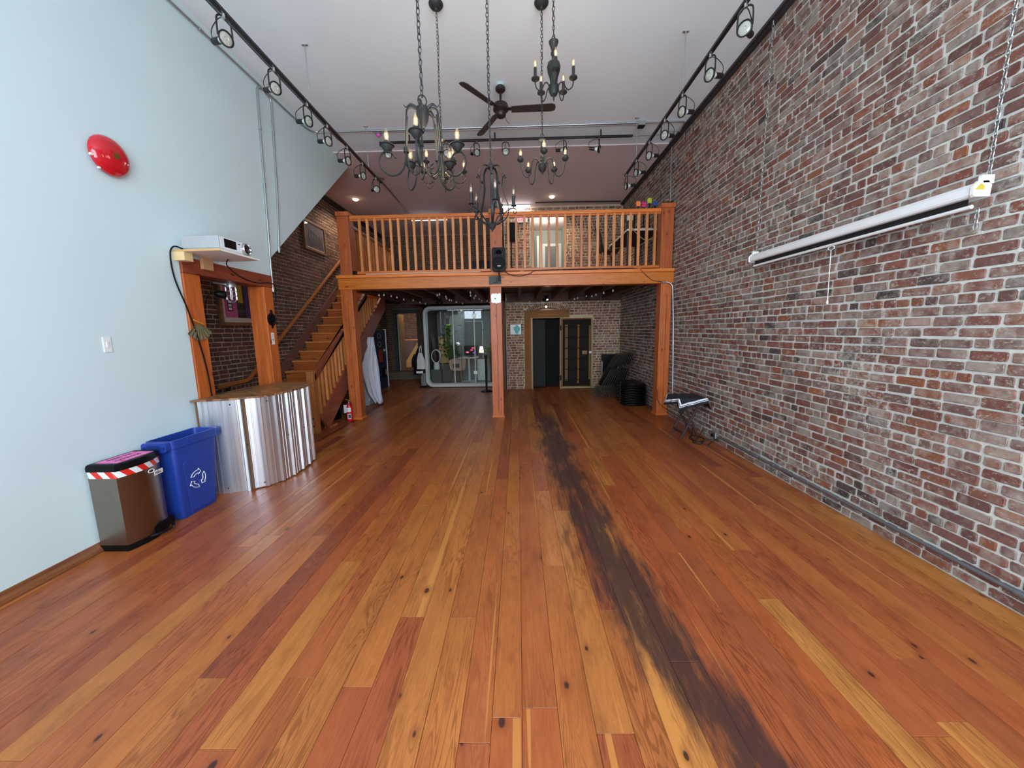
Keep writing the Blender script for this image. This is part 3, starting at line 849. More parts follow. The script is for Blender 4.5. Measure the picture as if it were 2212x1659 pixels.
# lean-to behind the alcove door, warm brick
struct(G().box(-4.6, -4.45, YA + 0.2, 13.9, -0.1, 2.6).box(-2.6, -2.45, YA + 0.2, 13.9, -0.1, 2.6).box(-4.6, -2.45, YA + 0.2, 13.9, 2.45, 2.6).box(-4.6, -2.45, YA + 0.2, 13.9, -0.1, 0.2).build('wall_store', pm('store_plaster', (96, 62, 36), 0.8)))
we = struct(G().box(-4.6, -2.45, 0, 0.15, -0.1, 2.6).build('wall_store_back', M_MORT_A)); we.matrix_basis = Matrix.Translation((0, 13.9, 0))
brick_wall(we, brick_layout(-4.45, -2.6, 1.22, 2.45, [], rr), M_BRICK_A, 0, rr)
wsc = thing('wainscot_panel', 'brown wooden wainscot with slanted plywood stair side, seen through the alcove door', 'panelling', (-3.5, 13.84, 0.2))
G().box(-0.95, 0.9, -0.03, 0.03, 0, 1.0).build('panel', pm('wainscot_brown', (88, 46, 16), 0.5), wsc)
G().box(-0.95, 0.9, -0.05, 0.03, 1.0, 1.05).build('cap_rail', M_RAIL, wsc)
G().prism([(-0.86, 0.0), (0.85, 0.0), (0.85, 0.98), (-0.2, 0.98)], -0.12, -0.04, 'y').build('stair_side', pm('plywood_gold', (190, 140, 72), 0.6), wsc)
L = bpy.data.lights.new('store_bulb', 'POINT'); L.energy = 18; L.color = (1.0, 0.50, 0.14); L.shadow_soft_size = 0.05
sb = thing('bulkhead_lamp', 'small warm ceiling bulb in the store beyond the alcove door', 'lamp', (-3.3, 12.9, 2.45))
lo = bpy.data.objects.new('bulb_light', L); C.objects.link(lo); lo.parent = sb; lo.location = (0, 0, -0.14)
G().lathe([(0.05, 0), (0.05, -0.02), (0.02, -0.03), (0.02, -0.05)]).build('lamp_base', M_WHITEP, sb)
G().lathe([(0.008, -0.05), (0.03, -0.07), (0.03, -0.1), (0.01, -0.12)]).build('bulb', pm('bulb_lit', (255, 220, 160), 0.4, emit=(255, 210, 140), es=4), sb, 40)
# alcove door casing
d3 = bpy.data.objects.new('door_3', None); C.objects.link(d3); struct(d3); d3.location = (0, YA, 0)
MDG = pm('door_casing_grey', (66, 65, 64), 0.5)
G().box(DX0 - 0.10, DX0, -0.03, 0.2, DZ0, DZ1 + 0.11).build('casing', MDG, d3)
G().box(DX1, DX1 + 0.09, -0.03, 0.2, DZ0, DZ1 + 0.11).build('casing', MDG, d3)
G().box(DX0, DX1, -0.03, 0.2, DZ1, DZ1 + 0.11).build('casing', MDG, d3)
G().box(DX0 + 0.005, DX0 + 0.05, 0.06, 0.62, DZ0 + 0.02, DZ1 - 0.02).build('door_leaf', pm('alcove_door_white', (170, 166, 156), 0.5), d3)
G().box(DX0, DX1, 0.0, 0.2, DZ0 - 0.005, DZ0 + 0.012).build('threshold', MDG, d3)

# ------------------------------------------------------------------ vault
M_TAN = pm('vault_tan_paint', (134, 88, 44), 0.65, var=0.15, scale=16, spec=0.25)
M_GOLD = pm('vault_gold_edge', (150, 114, 58), 0.45, 0.1)
M_VST = pm('vault_steel_grey', (40, 38, 33), 0.6, 0.1, var=0.2, spec=0.25)
vd = bpy.data.objects.new('door_4', None); C.objects.link(vd); struct(vd); vd.location = (0, YB, 0)
vd['label'] = 'tan iron vault surround with open steel door'
fg = G().box(0.165, 0.371, -0.035, 0.0, 0, 1.80)
fg.build('vault_casing', M_TAN, vd, bev=0.004)
for k in range(5):
    x = 0.195 + k * 0.022
    G().tube([(x, -0.036, 0.52), (x, -0.036, 1.78)], 0.007, 6).build('flute', M_TAN, vd)
G().box(0.33, 0.372, -0.05, 0.0, 0.0, 1.80).build('casing_edge', M_GOLD, vd)
G().box(0.165, 1.295, -0.04, 0.0, 1.80, 1.965).build('vault_lintel', M_TAN, vd, bev=0.005)
G().box(0.145, 1.31, -0.052, 0.0, 1.955, 1.985).build('cornice', M_TAN, vd, bev=0.004)
for (x, z, r) in ((0.235, 1.895, 0.045), (1.235, 1.895, 0.045), (0.245, 0.44, 0.05)):
    G().lathe([(r, 0), (r, 0.008), (r * 0.8, 0.012), (r * 0.7, 0.008), (r * 0.4, 0.014), (0.004, 0.018)], n=20, M=place((x, -0.038, z), rot_to((0, -1, 0)))).build('rosette', pm('vault_rosette_brown', (128, 92, 54), 0.5), vd, 40)
G().box(0.16, 0.31, -0.05, 0.0, 0.0, 0.05).box(0.163, 0.308, -0.045, 0, 0.10, 0.112).box(0.163, 0.308, -0.045, 0, 0.15, 0.162).build('casing_foot', M_TAN, vd)
# vault chamber
struct(G().box(VX0 - 0.1, VX0, YB + 0.3, 10.9, 0, 2.1).box(VX1, VX1 + 0.1, YB + 0.3, 10.9, 0, 2.1).box(VX0 - 0.1, VX1 + 0.1, 10.9, 11.0, 0, 2.1).box(VX0, VX1, YB, 10.9, VZ + 0.01, VZ + 0.1).box(VX0, VX1, YB, 10.9, -0.1, -0.001)
       .build('wall_vault', pm('vault_interior_black', (30, 31, 30), 0.6)))
G().box(VX0 + 0.004, 0.70, 0.12, 0.15, 0.03, VZ - 0.03).build('inner_door', pm('vault_inner_grey', (40, 44, 39), 0.7, 0.0, var=0.4, scale=5, spec=0.2), vd, bev=0.004)
for x in (0.79, 0.90):
    G().lathe([(0.014, 0), (0.014, 0.01), (0.006, 0.016)], n=8, M=place((x, 0.30, 0.92), rot_to((0, -1, 0)))).build('bolt_hole', M_VST, vd)
G().box(0.70, VX1, 0.30, 0.33, 0.02, VZ - 0.02).build('inner_door', pm('vault_inner_black', (13, 13, 12), 0.7, spec=0.15), vd)
# open leaf lying back against the wall
lf = bpy.data.objects.new('vault_leaf', None); C.objects.link(lf); lf.parent = vd; lf.location = (1.09, -0.075, 0.035)
LW, LH = 0.77, 1.74
G().box(0.0, LW, 0.0, 0.05, 0, LH).build('slab', pm('vault_leaf_dark', (33, 26, 19), 0.6, 0.0, spec=0.1, var=0.25), lf, bev=0.004)
eg = M_TAN
G().box(0, 0.03, -0.03, 0.0, 0, LH).build('rim', M_TAN, lf); G().box(LW - 0.035, LW, -0.03, 0.0, 0, LH).build('rim', M_GOLD, lf)
G().box(0.03, LW - 0.035, -0.02, 0.0, LH - 0.03, LH).build('rim', M_TAN, lf); G().box(0.03, LW - 0.035, -0.03, 0.0, 0, 0.03).build('rim', M_GOLD, lf)
G().box(0.09, 0.16, -0.018, 0, 0.17, 1.58).build('strap', pm('vault_strap_rust', (112, 74, 44), 0.6), lf)
G().box(0.40, 0.445, -0.022, 0, 0.1, 1.58).build('strap', M_TAN, lf)
G().box(LW - 0.085, LW - 0.045, -0.016, 0, 0.2, 1.55).build('strap', pm('vault_strap_rust', (112, 74, 44), 0.6), lf)
for k in range(6):
    z = 0.2 + k * 0.265
    G().cyl((0.035, -0.028, z), (LW - 0.09, -0.028, z), 0.009, 8).build('locking_bar', M_VST, lf)
    for x in (0.05, 0.39, 0.455):
        G().lathe([(0.016, 0), (0.016, 0.012), (0.006, 0.02)], n=8, M=place((x, -0.03, z), rot_to((0, -1, 0)))).build('bolt', M_VST, lf)
    if k < 5:
        for (x0, x1) in ((0.18, 0.385), (0.46, 0.675)):
            G().box(x0, x1, -0.008, 0, z + 0.03, z + 0.235).build('panel', pm('vault_panel_slate', (38, 31, 24), 0.6, 0.0, spec=0.1, var=0.2), lf, bev=0.004)
for x in (0.19, 0.55):
    G().cyl((x, -0.03, LH - 0.16), (x, -0.03, LH - 0.0), 0.008).lathe([(0.018, 0), (0.018, 0.02), (0.006, 0.03)], n=10, M=place((x, -0.03, LH - 0.06), rot_to((0, -1, 0)))).build('top_bolt', M_DARK, lf)
G().box(0.52, 0.64, -0.03, 0, 0.84, 0.93).lathe([(0.03, 0), (0.03, 0.012), (0.012, 0.016), (0.012, 0.026)], n=16, M=place((0.58, -0.03, 0.885), rot_to((0, -1, 0)))).build('lock', M_GOLD, lf, bev=0.004)
G().box(0.69, 0.75, -0.035, 0, 0.86, 0.91).build('latch_plate', M_WHITEP, lf, bev=0.003)
for z in (0.25, 1.5):
    G().cyl((-0.02, -0.01, z - 0.06), (-0.02, -0.01, z + 0.06), 0.018).build('hinge', M_DARK, lf)

# framed map sheet beside the vault
ct = thing('framed_certificate', 'small framed sheet with a teal map on the pale brick beside the vault', 'picture frame', (-0.052, YB - 0.016, 1.52))
G().box(-0.15, 0.15, -0.012, 0.012, -0.14, 0.14).build('frame', M_DARK, ct, bev=0.003)
G().box(-0.137, 0.137, -0.0145, -0.012, -0.127, 0.127).build('sheet', M_WHITEP, ct)
bl = [(0.03 + 0.08 * math.cos(a) * (1 + 0.25 * math.sin(3 * a)), 0.0 + 0.10 * math.sin(a) * (1 + 0.2 * math.cos(4 * a))) for a in [2 * PI * i / 40 for i in range(40)]]
G().prism(bl, -0.0155, -0.0145, 'y').build('map_print', pm('map_teal', (110, 188, 180), 0.6, var=0.25, scale=60), ct)
# rear timber post at the corner of the vault wall
rp = tag(G().box(-0.085, 0.085, -0.08, 0.08, 0, 2.22).build('timber_post', M_JOIST, bev=0.006, loc=(-0.395, 9.25, 0)), 'dark timber post standing at the left corner of the vault wall', 'post')

# ------------------------------------------------------------------ left wall fittings
M_RED = pm('bell_red_enamel', (196, 20, 34), 0.15, var=0.05, coat=0.6)
be = thing('alarm_bell', 'round red alarm bell high on the white wall', 'bell', (XL, 2.86, 2.815))
Rb = rot_to((1, 0, 0))
G().lathe([(0.135, 0.022), (0.136, 0.03), (0.130, 0.045), (0.112, 0.062), (0.08, 0.074), (0.045, 0.08), (0.004, 0.082)], n=40, M=Rb).build('gong', M_RED, be, 35)
G().lathe([(0.05, 0.0), (0.05, 0.02), (0.09, 0.024), (0.128, 0.024)], n=24, M=Rb).build('back_plate', M_WHITEP, be)
G().lathe([(0.022, 0.081), (0.022, 0.0835), (0.004, 0.084)], n=20, M=Rb).build('badge', pm('brass_badge', (122, 92, 36), 0.35, 0.5), be)
G().box(0.03, 0.046, -0.140, -0.126, -0.048, -0.034).build('striker', M_WHITEP, be)
G().box(0.03, 0.044, -0.1, -0.088, -0.12, -0.108).build('striker', M_WHITEP, be)
sw = thing('light_switch', 'white rocker light switch plate on the white wall', 'switch', (XL, 2.65, 1.452))
G().box(0, 0.007, -0.027, 0.027, -0.055, 0.055).build('plate', M_WHITEP, sw, bev=0.002)
G().box(0.006, 0.012, -0.009, 0.009, -0.02, 0.02).build('rocker', pm('switch_ivory', (222, 222, 216), 0.35), sw, bev=0.002)

# conduits on the white wall
def conduit(label, pts, r=0.011, mat=None, couplers=(), cat='conduit', name='conduit', group=None, smooth=True, straps=()):
    root = thing(name, label, cat, pts[0], group=group)
    o = Vector(pts[0])
    P = [Vector(p) - o for p in pts]
    G().tube(P, r, 8).build('pipe', mat or M_GALV, root, 50)
    for i, t in couplers:
        a, b = P[i], P[i + 1]; c = a.lerp(b, t); d = (b - a).normalized()
        G().cyl(c - d * 0.022, c + d * 0.022, r * 1.4, 10).build('coupler', mat or M_GALV, root, 50)
    return root
def bend(a, b, c, r=0.12, k=6):
    """round the corner at b"""
    a, b, c = Vector(a), Vector(b), Vector(c)
    p = b + (a - b).normalized() * r; q = b + (c - b).normalized() * r
    return [p * (1 - t) ** 2 + b * 2 * t * (1 - t) + q * t * t for t in [i / k for i in range(k + 1)]]
xw = XL + 0.014
conduit('metal conduit running along the top corner of the white wall and across the ceiling', [(xw, YF + 0.05, H - 0.07), (xw, 3.0, H - 0.075), (xw, 5.3, H - 0.06), (xw, 5.6, H - 0.05)] + bend((xw, 5.6, H - 0.05), (xw, 5.87, H - 0.016), (-2.5, 5.87, H - 0.016), 0.14) + [(0.2, 5.87, H - 0.014), (1.7, 5.86, H - 0.014), (2.35, 5.86, H - 0.014)] + bend((2.0, 5.86, H - 0.014), (XR - 0.1, 5.86, H - 0.014), (XR - 0.1, 6.2, H - 0.05), 0.06) + [(XR - 0.1, 6.05, H - 0.06)], 0.012, couplers=((0, 0.8), (1, 0.4), (1, 0.8)))
conduit('second thinner metal conduit across the ceiling just behind the first', [(-2.1, 5.925, H - 0.011), (-1.0, 5.935, H - 0.011), (0.3, 5.92, H - 0.011), (1.82, 5.915, H - 0.011)], 0.008)
conduit('left one of two metal conduits dropping down the white wall', bend((xw, 4.95, H - 0.1), (xw, 4.68, H - 0.07), (xw, 4.62, 3.6), 0.1) + [(xw, 4.61, 3.0), (xw, 4.575, 2.3), (xw, 4.57, 2.02)], 0.012, couplers=((6, 0.3), (6, 0.8), (8, 0.9)))
conduit('right one of two metal conduits dropping down the white wall to its sloped edge', bend((xw, 4.75, H - 0.1), (xw, 4.93, H - 0.07), (xw, 4.88, 3.6), 0.1) + [(xw, 4.85, 3.2), (xw, 4.775, 2.60), (xw, 4.77, 2.52)], 0.012, couplers=((6, 0.3), (8, 0.5)))

# projector shelf, projector
sh = thing('projector_shelf', 'white particle-board shelf on wooden blocks jutting from the white wall', 'shelf', (XL, 3.54, 2.235))
G().box(0.0, 0.425, -0.25, 0.25, 0.0, 0.016).build('board', pm('melamine_white', (232, 228, 222), 0.4), sh)
G().box(0.0, 0.425, -0.2515, -0.25, 0.0, 0.016).build('raw_edge', pm('particle_board_edge', (206, 160, 104), 0.8, var=0.2, scale=60), sh)
G().box(0.0, 0.10, -0.25, -0.16, -0.075, 0.0).build('block', pm('spruce_block', (226, 196, 140), 0.6), sh, bev=0.002)
G().box(0.02, 0.05, 0.0, 0.12, -0.11, 0.0).build('block', pm('plywood_block', (186, 140, 98), 0.6), sh, bev=0.002)
pj = thing('projector', 'silver and white video projector on the wall shelf', 'projector', (-2.775, 3.545, 2.252))
G().box(-0.17, 0.165, -0.21, 0.19, 0.012, 0.125).build('body', pm('projector_white', (226, 228, 230), 0.4), pj, bev=0.016)
G().box(-0.172, 0.167, -0.216, -0.20, 0.016, 0.121).build('side_panel', pm('projector_grey', (168, 172, 172), 0.45), pj, bev=0.006)
G().box(-0.15, 0.15, -0.19, 0.17, 0.0, 0.013).build('base', M_WHITEP, pj)
G().box(0.160, 0.169, -0.15, -0.01, 0.035, 0.11).build('grille', M_BLK, pj, bev=0.003)
Rx = rot_to((1, 0, 0))
G().lathe([(0.058, 0), (0.058, 0.02), (0.05, 0.034), (0.046, 0.034), (0.038, 0.01)], n=28, M=place((0.155, 0.11, 0.066), Rx)).build('lens_ring', M_CHROME, pj, 30)
G().lathe([(0.036, 0.0), (0.03, 0.012), (0.004, 0.018)], n=20, M=place((0.165, 0.11, 0.066), Rx)).build('lens', pm('lens_dark_glass', (40, 22, 30), 0.06, coat=1), pj, 30)
G().box(0.163, 0.168, 0.02, 0.04, 0.09, 0.097).build('sensor', M_BLK, pj)
for (x, y) in ((-0.13, -0.17), (0.13, -0.17), (-0.13, 0.15), (0.13, 0.15)):
    pass
cb = tag(G().tube(smooth_path([(-2.93, 3.325, 2.262), (-2.955, 3.265, 2.27), (-2.982, 3.25, 2.20), (-2.984, 3.262, 2.0), (-2.972, 3.33, 1.75), (-2.968, 3.39, 1.5), (-2.966, 3.44, 1.2), (-2.966, 3.455, 0.97), (-2.97, 3.46, 0.93)], 8), 0.0065, 6).build('projector_cable', M_BLK, smooth=50), 'black cable hanging from the projector down the first timber post', 'cable')
tag(G().tube(smooth_path([(-2.80, 3.66, 2.232), (-2.92, 3.80, 2.20), (-2.962, 4.0, 2.13), (-2.966, 4.25, 2.09), (-2.965, 4.52, 2.12), (-2.962, 4.58, 2.06), (-2.985, 4.60, 1.9)], 8), 0.005, 6).build('projector_cable', M_BLK, smooth=50), 'thin black cable looping across the timber lintel under the shelf', 'cable')
# caged lamp and small spotlight under the lintel
jl = thing('caged_lamp', 'galvanised caged jar lamp hanging under the timber lintel', 'lamp', (-3.09, 4.03, 2.065))
G().lathe([(0.05, 0), (0.055, -0.01), (0.055, -0.05), (0.048, -0.055)], n=20).build('cap', M_GALV, jl, 40)
G().lathe([(0.04, -0.05), (0.042, -0.13), (0.036, -0.175), (0.02, -0.195), (0.004, -0.2)], n=20).build('jar', glass('jar_glass', (0.92, 0.95, 0.95)), jl, 50)
for k in range(6):
    a = k * PI / 3
    G().tube([(0.05 * math.cos(a), 0.05 * math.sin(a), z) if z > -0.18 else (0.01 * math.cos(a), 0.01 * math.sin(a), z) for z in (-0.05, -0.1, -0.15, -0.178, -0.212)], 0.004, 5).build('cage_wire', M_GALV, jl)
for z in (-0.09, -0.14):
    G().tube([(0.05 * math.cos(a), 0.05 * math.sin(a), z) for a in [2 * PI * i / 20 for i in range(20)]], 0.004, 5, closed=True).build('cage_ring', M_GALV, jl)
G().cyl((-0.02, -0.02, -0.02), (-0.06, -0.16, -0.015), 0.014).build('arm', M_GALV, jl)
sp = thing('clip_spotlight', 'small black spotlight clamped beside the caged lamp', 'lamp', (-3.14, 3.90, 2.065))
G().cyl((0, 0, 0), (0, 0.02, -0.1), 0.007).build('stem', M_BLK, sp)
G().lathe([(0.014, -0.05), (0.034, -0.03), (0.042, 0.03), (0.04, 0.045), (0.03, 0.04)], n=18, M=place((0, 0.04, -0.13), rot_to((0.5, 0.8, -0.1)))).build('shade', M_BLK, sp, 40)
G().tube(smooth_path([(0, 0, -0.1), (-0.02, -0.10, -0.16), (-0.03, -0.14, -0.28), (-0.03, -0.14, -0.35)], 6), 0.003, 5).cyl((-0.03, -0.14, -0.35), (-0.03, -0.14, -0.39), 0.008, 8).build('cord', M_BLK, sp)

# hand fan, iron disc, tag
hf = thing('paper_hand_fan', 'dull olive folding hand fan pinned on the first timber post', 'hand fan', (-2.974, 3.42, 1.63))
for k in range(15):
    a = math.radians(-142 + k * 104 / 14) ; b = math.radians(-142 + (k + 1) * 104 / 14)
    xx = 0.003 if k % 2 else 0.012; x2 = 0.012 if k % 2 else 0.003
    G().add([(xx, 0.03 * math.cos(a), 0.03 * math.sin(a)), (xx, 0.165 * math.cos(a), 0.165 * math.sin(a)), (x2, 0.165 * math.cos(b), 0.165 * math.sin(b)), (x2, 0.03 * math.cos(b), 0.03 * math.sin(b))], [(0, 1, 2, 3)]).build('fold', pm('fan_olive', (104, 94, 62), 0.8, var=0.45, scale=40), hf, thick=0.002)
G().tube(smooth_path([(0.01, -0.05, 0.02), (0.012, -0.03, 0.01), (0.014, 0, 0.0), (0.012, 0.03, -0.01), (0.01, 0.055, -0.02)], 5), 0.006, 6).build('ribbon', pm('ribbon_gold', (206, 150, 52), 0.5), hf)
idc = thing('iron_disc', 'black cast-iron disc plaque with hook tabs on the wide timber post', 'plaque', (-2.982, 4.475, 1.685))
G().lathe([(0.075, 0.002), (0.078, 0.008), (0.072, 0.014), (0.055, 0.016), (0.05, 0.011), (0.02, 0.012), (0.004, 0.016)], n=28, M=Rx).build('disc', M_BLK, idc, 40)
G().box(0.002, 0.012, -0.016, 0.016, 0.06, 0.115).build('tab', M_BLK, idc, bev=0.004)
G().box(0.002, 0.012, -0.014, 0.014, -0.105, -0.06).build('tab', M_BLK, idc, bev=0.004)
G().tube(smooth_path([(0.014, -0.03, 0.03), (0.03, 0.0, 0.02), (0.034, 0.02, -0.02), (0.018, 0.0, -0.045)], 5), 0.005, 6).build('hook', M_BLK, idc)
tg = thing('paper_tag', 'white paper tag with handwriting taped below the iron disc', 'sign', (-2.980, 4.465, 1.455))
G().box(0.0, 0.002, -0.026, 0.026, -0.07, 0.07).build('sheet', M_WHITEP, tg)
MTX = pm('ink_black', (28, 26, 34), 0.7)
face_x = Matrix(((0, 0, 1, 0), (1, 0, 0, 0), (0, 1, 0, 0), (0, 0, 0, 1)))      # text facing +x, reading toward +y
text('writing', 'P2', 0.035, MTX, tg, place((0.0025, 0.004, -0.015)) @ face_x)
text('writing', 'mrt', 0.016, MTX, tg, place((0.0025, 0.0, 0.045)) @ face_x)

# ------------------------------------------------------------------ pictures on the stair wall
def picture(label, y0, y1, z0, z1, w, fmat, mat2):
    root = thing('framed_picture', label, 'picture', (XS + 0.014, (y0 + y1) / 2, (z0 + z1) / 2))
    a, b = (y1 - y0) / 2, (z1 - z0) / 2
    G().box(0, 0.05, -a, a, b - w, b).build('frame_rail', fmat, root, bev=0.004); G().box(0, 0.05, -a, a, -b, -b + w).build('frame_rail', fmat, root, bev=0.004)
    G().box(0, 0.05, -a, -a + w, -b + w, b - w).build('frame_rail', fmat, root, bev=0.004); G().box(0, 0.05, a - w, a, -b + w, b - w).build('frame_rail', fmat, root, bev=0.004)
    G().box(0, 0.02, -a + w, a - w, -b + w, b - w).build('mat_board', mat2, root)
    return root, a - w, b - w
M_FW = wood('picture_frame_oak', (150, 104, 66), (110, 72, 46), 0.5, 'y', knots=False)
p1, a, b = picture('oak-framed poster in pink and purple behind the timber opening', 5.12, 6.12, 1.64, 2.62, 0.05, M_FW, pm('mat_cream', (208, 196, 184), 0.7))
PR = [((-a + 0.07, -0.15, -b + 0.07, b - 0.07), (196, 84, 140)), ((-0.15, 0.02, -b + 0.07, b - 0.07), (58, 52, 44)), ((0.02, 0.18, -b + 0.07, b - 0.07), (74, 64, 128)), ((0.18, a - 0.07, -b + 0.07, b - 0.07), (120, 40, 52))]
for i, ((y0, y1, z0, z1), c) in enumerate(PR):
    G().box(0.02, 0.022, y0, y1, z0, z1).build('print_panel', pm('poster_ink_%d' % i, c, 0.5, var=0.25, scale=30), p1)
G().box(0.022, 0.023, -0.12, -0.02, -0.15, 0.35).build('print_panel', pm('poster_yellow', (196, 170, 60), 0.5, var=0.4, scale=50), p1)
G().box(0.022, 0.023, -0.33, -0.24, -0.28, -0.12).build('print_panel', pm('poster_black', (30, 22, 34), 0.5), p1)
for k in range(3):
    G().box(0.023, 0.024, -0.315, -0.255, -0.265 + k * 0.05, -0.23 + k * 0.05).build('print_panel', M_WHITEP, p1)
G().box(0.03, 0.033, -a, a, -b, b).build('pane', glass('picture_glass'), p1)
p2, a, b = picture('wood-framed dark line drawing high above the stairs', 7.42, 8.24, 3.16, 3.74, 0.045, M_FW, pm('mat_cream', (208, 196, 184), 0.7))
G().box(0.02, 0.022, -a + 0.03, a - 0.03, -b + 0.03, b - 0.03).build('print_panel', pm('drawing_slate', (92, 82, 92), 0.6, var=0.3, scale=6), p2)
for k in range(6):
    y = -0.28 + 0.09 * k
    G().tube(smooth_path([(0.0225, y, 0.18 - 0.03 * k), (0.0225, y + 0.08, 0.08 - 0.02 * k), (0.0225, y + 0.06, -0.05), (0.0225, y + 0.16, -0.18)], 5), 0.003, 4).build('pen_line', MTX, p2)
G().box(0.03, 0.033, -a, a, -b, b).build('pane', glass('picture_glass'), p2)

# ------------------------------------------------------------------ bins
def rrect(x0, x1, y0, y1, r, k=5):
    out = []
    for (cx, cy, a0) in ((x1 - r, y1 - r, 0), (x0 + r, y1 - r, 90), (x0 + r, y0 + r, 180), (x1 - r, y0 + r, 270)):
        for i in range(k + 1):
            a = math.radians(a0 + 90 * i / k); out.append((cx + r * math.cos(a), cy + r * math.sin(a)))
    return out
def loft(g, rings, cap0=True, cap1=True):
    n = len(rings[0]); vs = [p for r in rings for p in r]; fs = []
    for i in range(len(rings) - 1):
        for j in range(n): fs.append((i * n + j, i * n + (j + 1) % n, (i + 1) * n + (j + 1) % n, (i + 1) * n + j))
    if cap0: fs.append(tuple(range(n - 1, -1, -1)))
    if cap1: fs.append(tuple(range((len(rings) - 1) * n, len(rings) * n)))
    return g.add(vs, fs)
M_BLUE = pm('bin_blue_plastic', (30, 62, 150), 0.38, var=0.06, scale=5)
bb = thing('recycling_bin', 'tall blue plastic recycling bin against the white wall', 'bin', (-2.875, 3.0, 0))
def ring(x0, x1, y0, y1, r, z): return [(x, y, z) for x, y in rrect(x0, x1, y0, y1, r)]
g = G()
loft(g, [ring(-0.085, 0.085, -0.19, 0.155, 0.03, 0.0), ring(-0.09, 0.09, -0.195, 0.16, 0.03, 0.01), ring(-0.105, 0.105, -0.212, 0.222, 0.035, 0.60), ring(-0.112, 0.112, -0.222, 0.235, 0.035, 0.605),
         ring(-0.112, 0.112, -0.224, 0.237, 0.035, 0.675), ring(-0.10, 0.10, -0.212, 0.225, 0.03, 0.675), ring(-0.096, 0.096, -0.205, 0.215, 0.03, 0.60), ring(-0.08, 0.08, -0.185, 0.15, 0.025, 0.02)])
g.build('tub', M_BLUE, bb, 35)
# raised side panel, moulded handle ends, symbol
pn = [(-0.125, 0.03), (0.115, 0.03), (0.15, 0.47), (0.10, 0.50), (-0.10, 0.50), (-0.15, 0.46)]
tilt = Matrix.Rotation(math.radians(1.45), 4, 'Y')
G().prism(pn, 0.0, 0.005, 'x').build('side_panel', M_BLUE, bb, bev=0.003).matrix_local = place((0.0895, 0.008, 0.0)) @ tilt
for (y, s) in ((-0.224, -1), (0.237, 1)):
    h = G()
    loft(h, [[(x, y + s * d, z) for x, z in rrect(-0.10, 0.10, 0.595, 0.672, 0.02, 3)] for d in (-0.008, 0.028, 0.034)])
    ho = h.build('handle', M_BLUE, bb, 40)
    G().box(-0.05, 0.05, y + s * 0.033, y + s * 0.0375, 0.612, 0.652).build('hand_slot', pm('bin_blue_shadow', (20, 42, 106), 0.5), ho)
    for x in (-0.075, 0.075):
        G().lathe([(0.012, 0), (0.012, 0.004)], n=12, M=place((x, y + s * 0.034, 0.632), rot_to((0, s, 0)))).build('eyelet', pm('bin_blue_shadow', (20, 42, 106), 0.5), ho)
# three chasing arrows, outlined in white
rs_ = bpy.data.objects.new('recycling_symbol', None); C.objects.link(rs_); rs_.parent = bb
rs_.matrix_local = place((0.1035, -0.025, 0.29)) @ tilt @ face_x @ Matrix.Scale(1.18, 4)
for k in range(3):
    R = rz(k * 2 * PI / 3 + 0.3)
    ro, ri = 0.064, 0.041
    arc = lambda r, d: (r * math.cos(math.radians(d)), r * math.sin(math.radians(d)))
    o1 = [arc(ro, d) for d in (136, 112, 88, 66)] + [arc(ro + 0.011, 66), arc(0.054, 42), arc(ri - 0.011, 66)] + [arc(ri, d) for d in (66, 88, 112, 126)]
    G().tube([R @ Vector((x, y, 0)) for x, y in o1], 0.0027, 5, closed=True).build('arrow', M_WHITEP, rs_)

M_STEEL = pm('brushed_steel_bronze', (150, 138, 126), 0.30, 1.0, var=0.08, scale=3)
tb = thing('steel_pedal_bin', 'brushed steel pedal bin with black lid, pink note and red-white tape', 'bin', (-2.87, 2.53, 0))
def dshape(k, z, dx=0.0, n=14):
    """flat back at the wall and short side, bowed front"""
    y0, y1, xb = -0.16 * k, 0.175 * k, -0.11 * k
    pts = [(xb, y1), (xb, y0), (0.055 * k + dx, y0)]
    for i in range(n + 1):
        t = i / n; y = y0 + (y1 - y0) * t
        pts.append((0.066 * k + dx + 0.062 * k * math.sin(PI * (0.12 + 0.80 * t)) - 0.02 * k * t, y + 0.0))
    return [(x, y, z) for x, y in pts]
loft(G(), [dshape(1, 0.045), dshape(1, 0.54)]).build('body', M_STEEL, tb, 30)
loft(G(), [dshape(1.012, 0.0), dshape(1.012, 0.045)]).build('foot', M_BLK, tb, 30)
loft(G(), [dshape(1.025, 0.588), dshape(1.03, 0.612), dshape(1.0, 0.632), dshape(0.94, 0.638)]).build('lid', M_BLK, tb, 30)
# hazard tape: slanted red and white pieces round the rim
rimo = [Vector(p) for p in dshape(1.006, 0.0)]
path = rimo[1:]                                     # along the short side and the bowed front
pl_ = [0.0]
for a, b in zip(path[:-1], path[1:]): pl_.append(pl_[-1] + (b - a).length)
def tp(s):
    s = max(0, min(pl_[-1] - 1e-4, s))
    for i in range(len(path) - 1):
        if pl_[i + 1] >= s: return path[i].lerp(path[i + 1], (s - pl_[i]) / (pl_[i + 1] - pl_[i]))
s = -0.03; k = 0
while s < pl_[-1]:
    w = 0.05; gg = G(); rows = [[], []]
    for i in range(9):
        for j, z in ((0, 0.54), (1, 0.588)):
            p = tp(s + w * i / 8 + (0.04 if j == 0 else 0.0)); rows[j].append(p + Vector((0, 0, z)))
    G().grid(rows).build('tape_piece', pm('tape_red', (222, 40, 34), 0.35) if k % 2 else pm('tape_white', (232, 236, 240), 0.35), tb, thick=0.001)
    s += w; k += 1
G().box(-0.085, 0.075, -0.125, 0.13, 0.638, 0.6395).build('pink_note', pm('note_pink', (236, 120, 190), 0.6), tb).rotation_euler = (0, 0, 0)
tR = Matrix(((0, 1, 0, 0), (1, 0, 0, 0), (0, 0, 1, 0), (0, 0, 0, 1)))
txt = Matrix.Rotation(PI / 2, 4, 'Z')
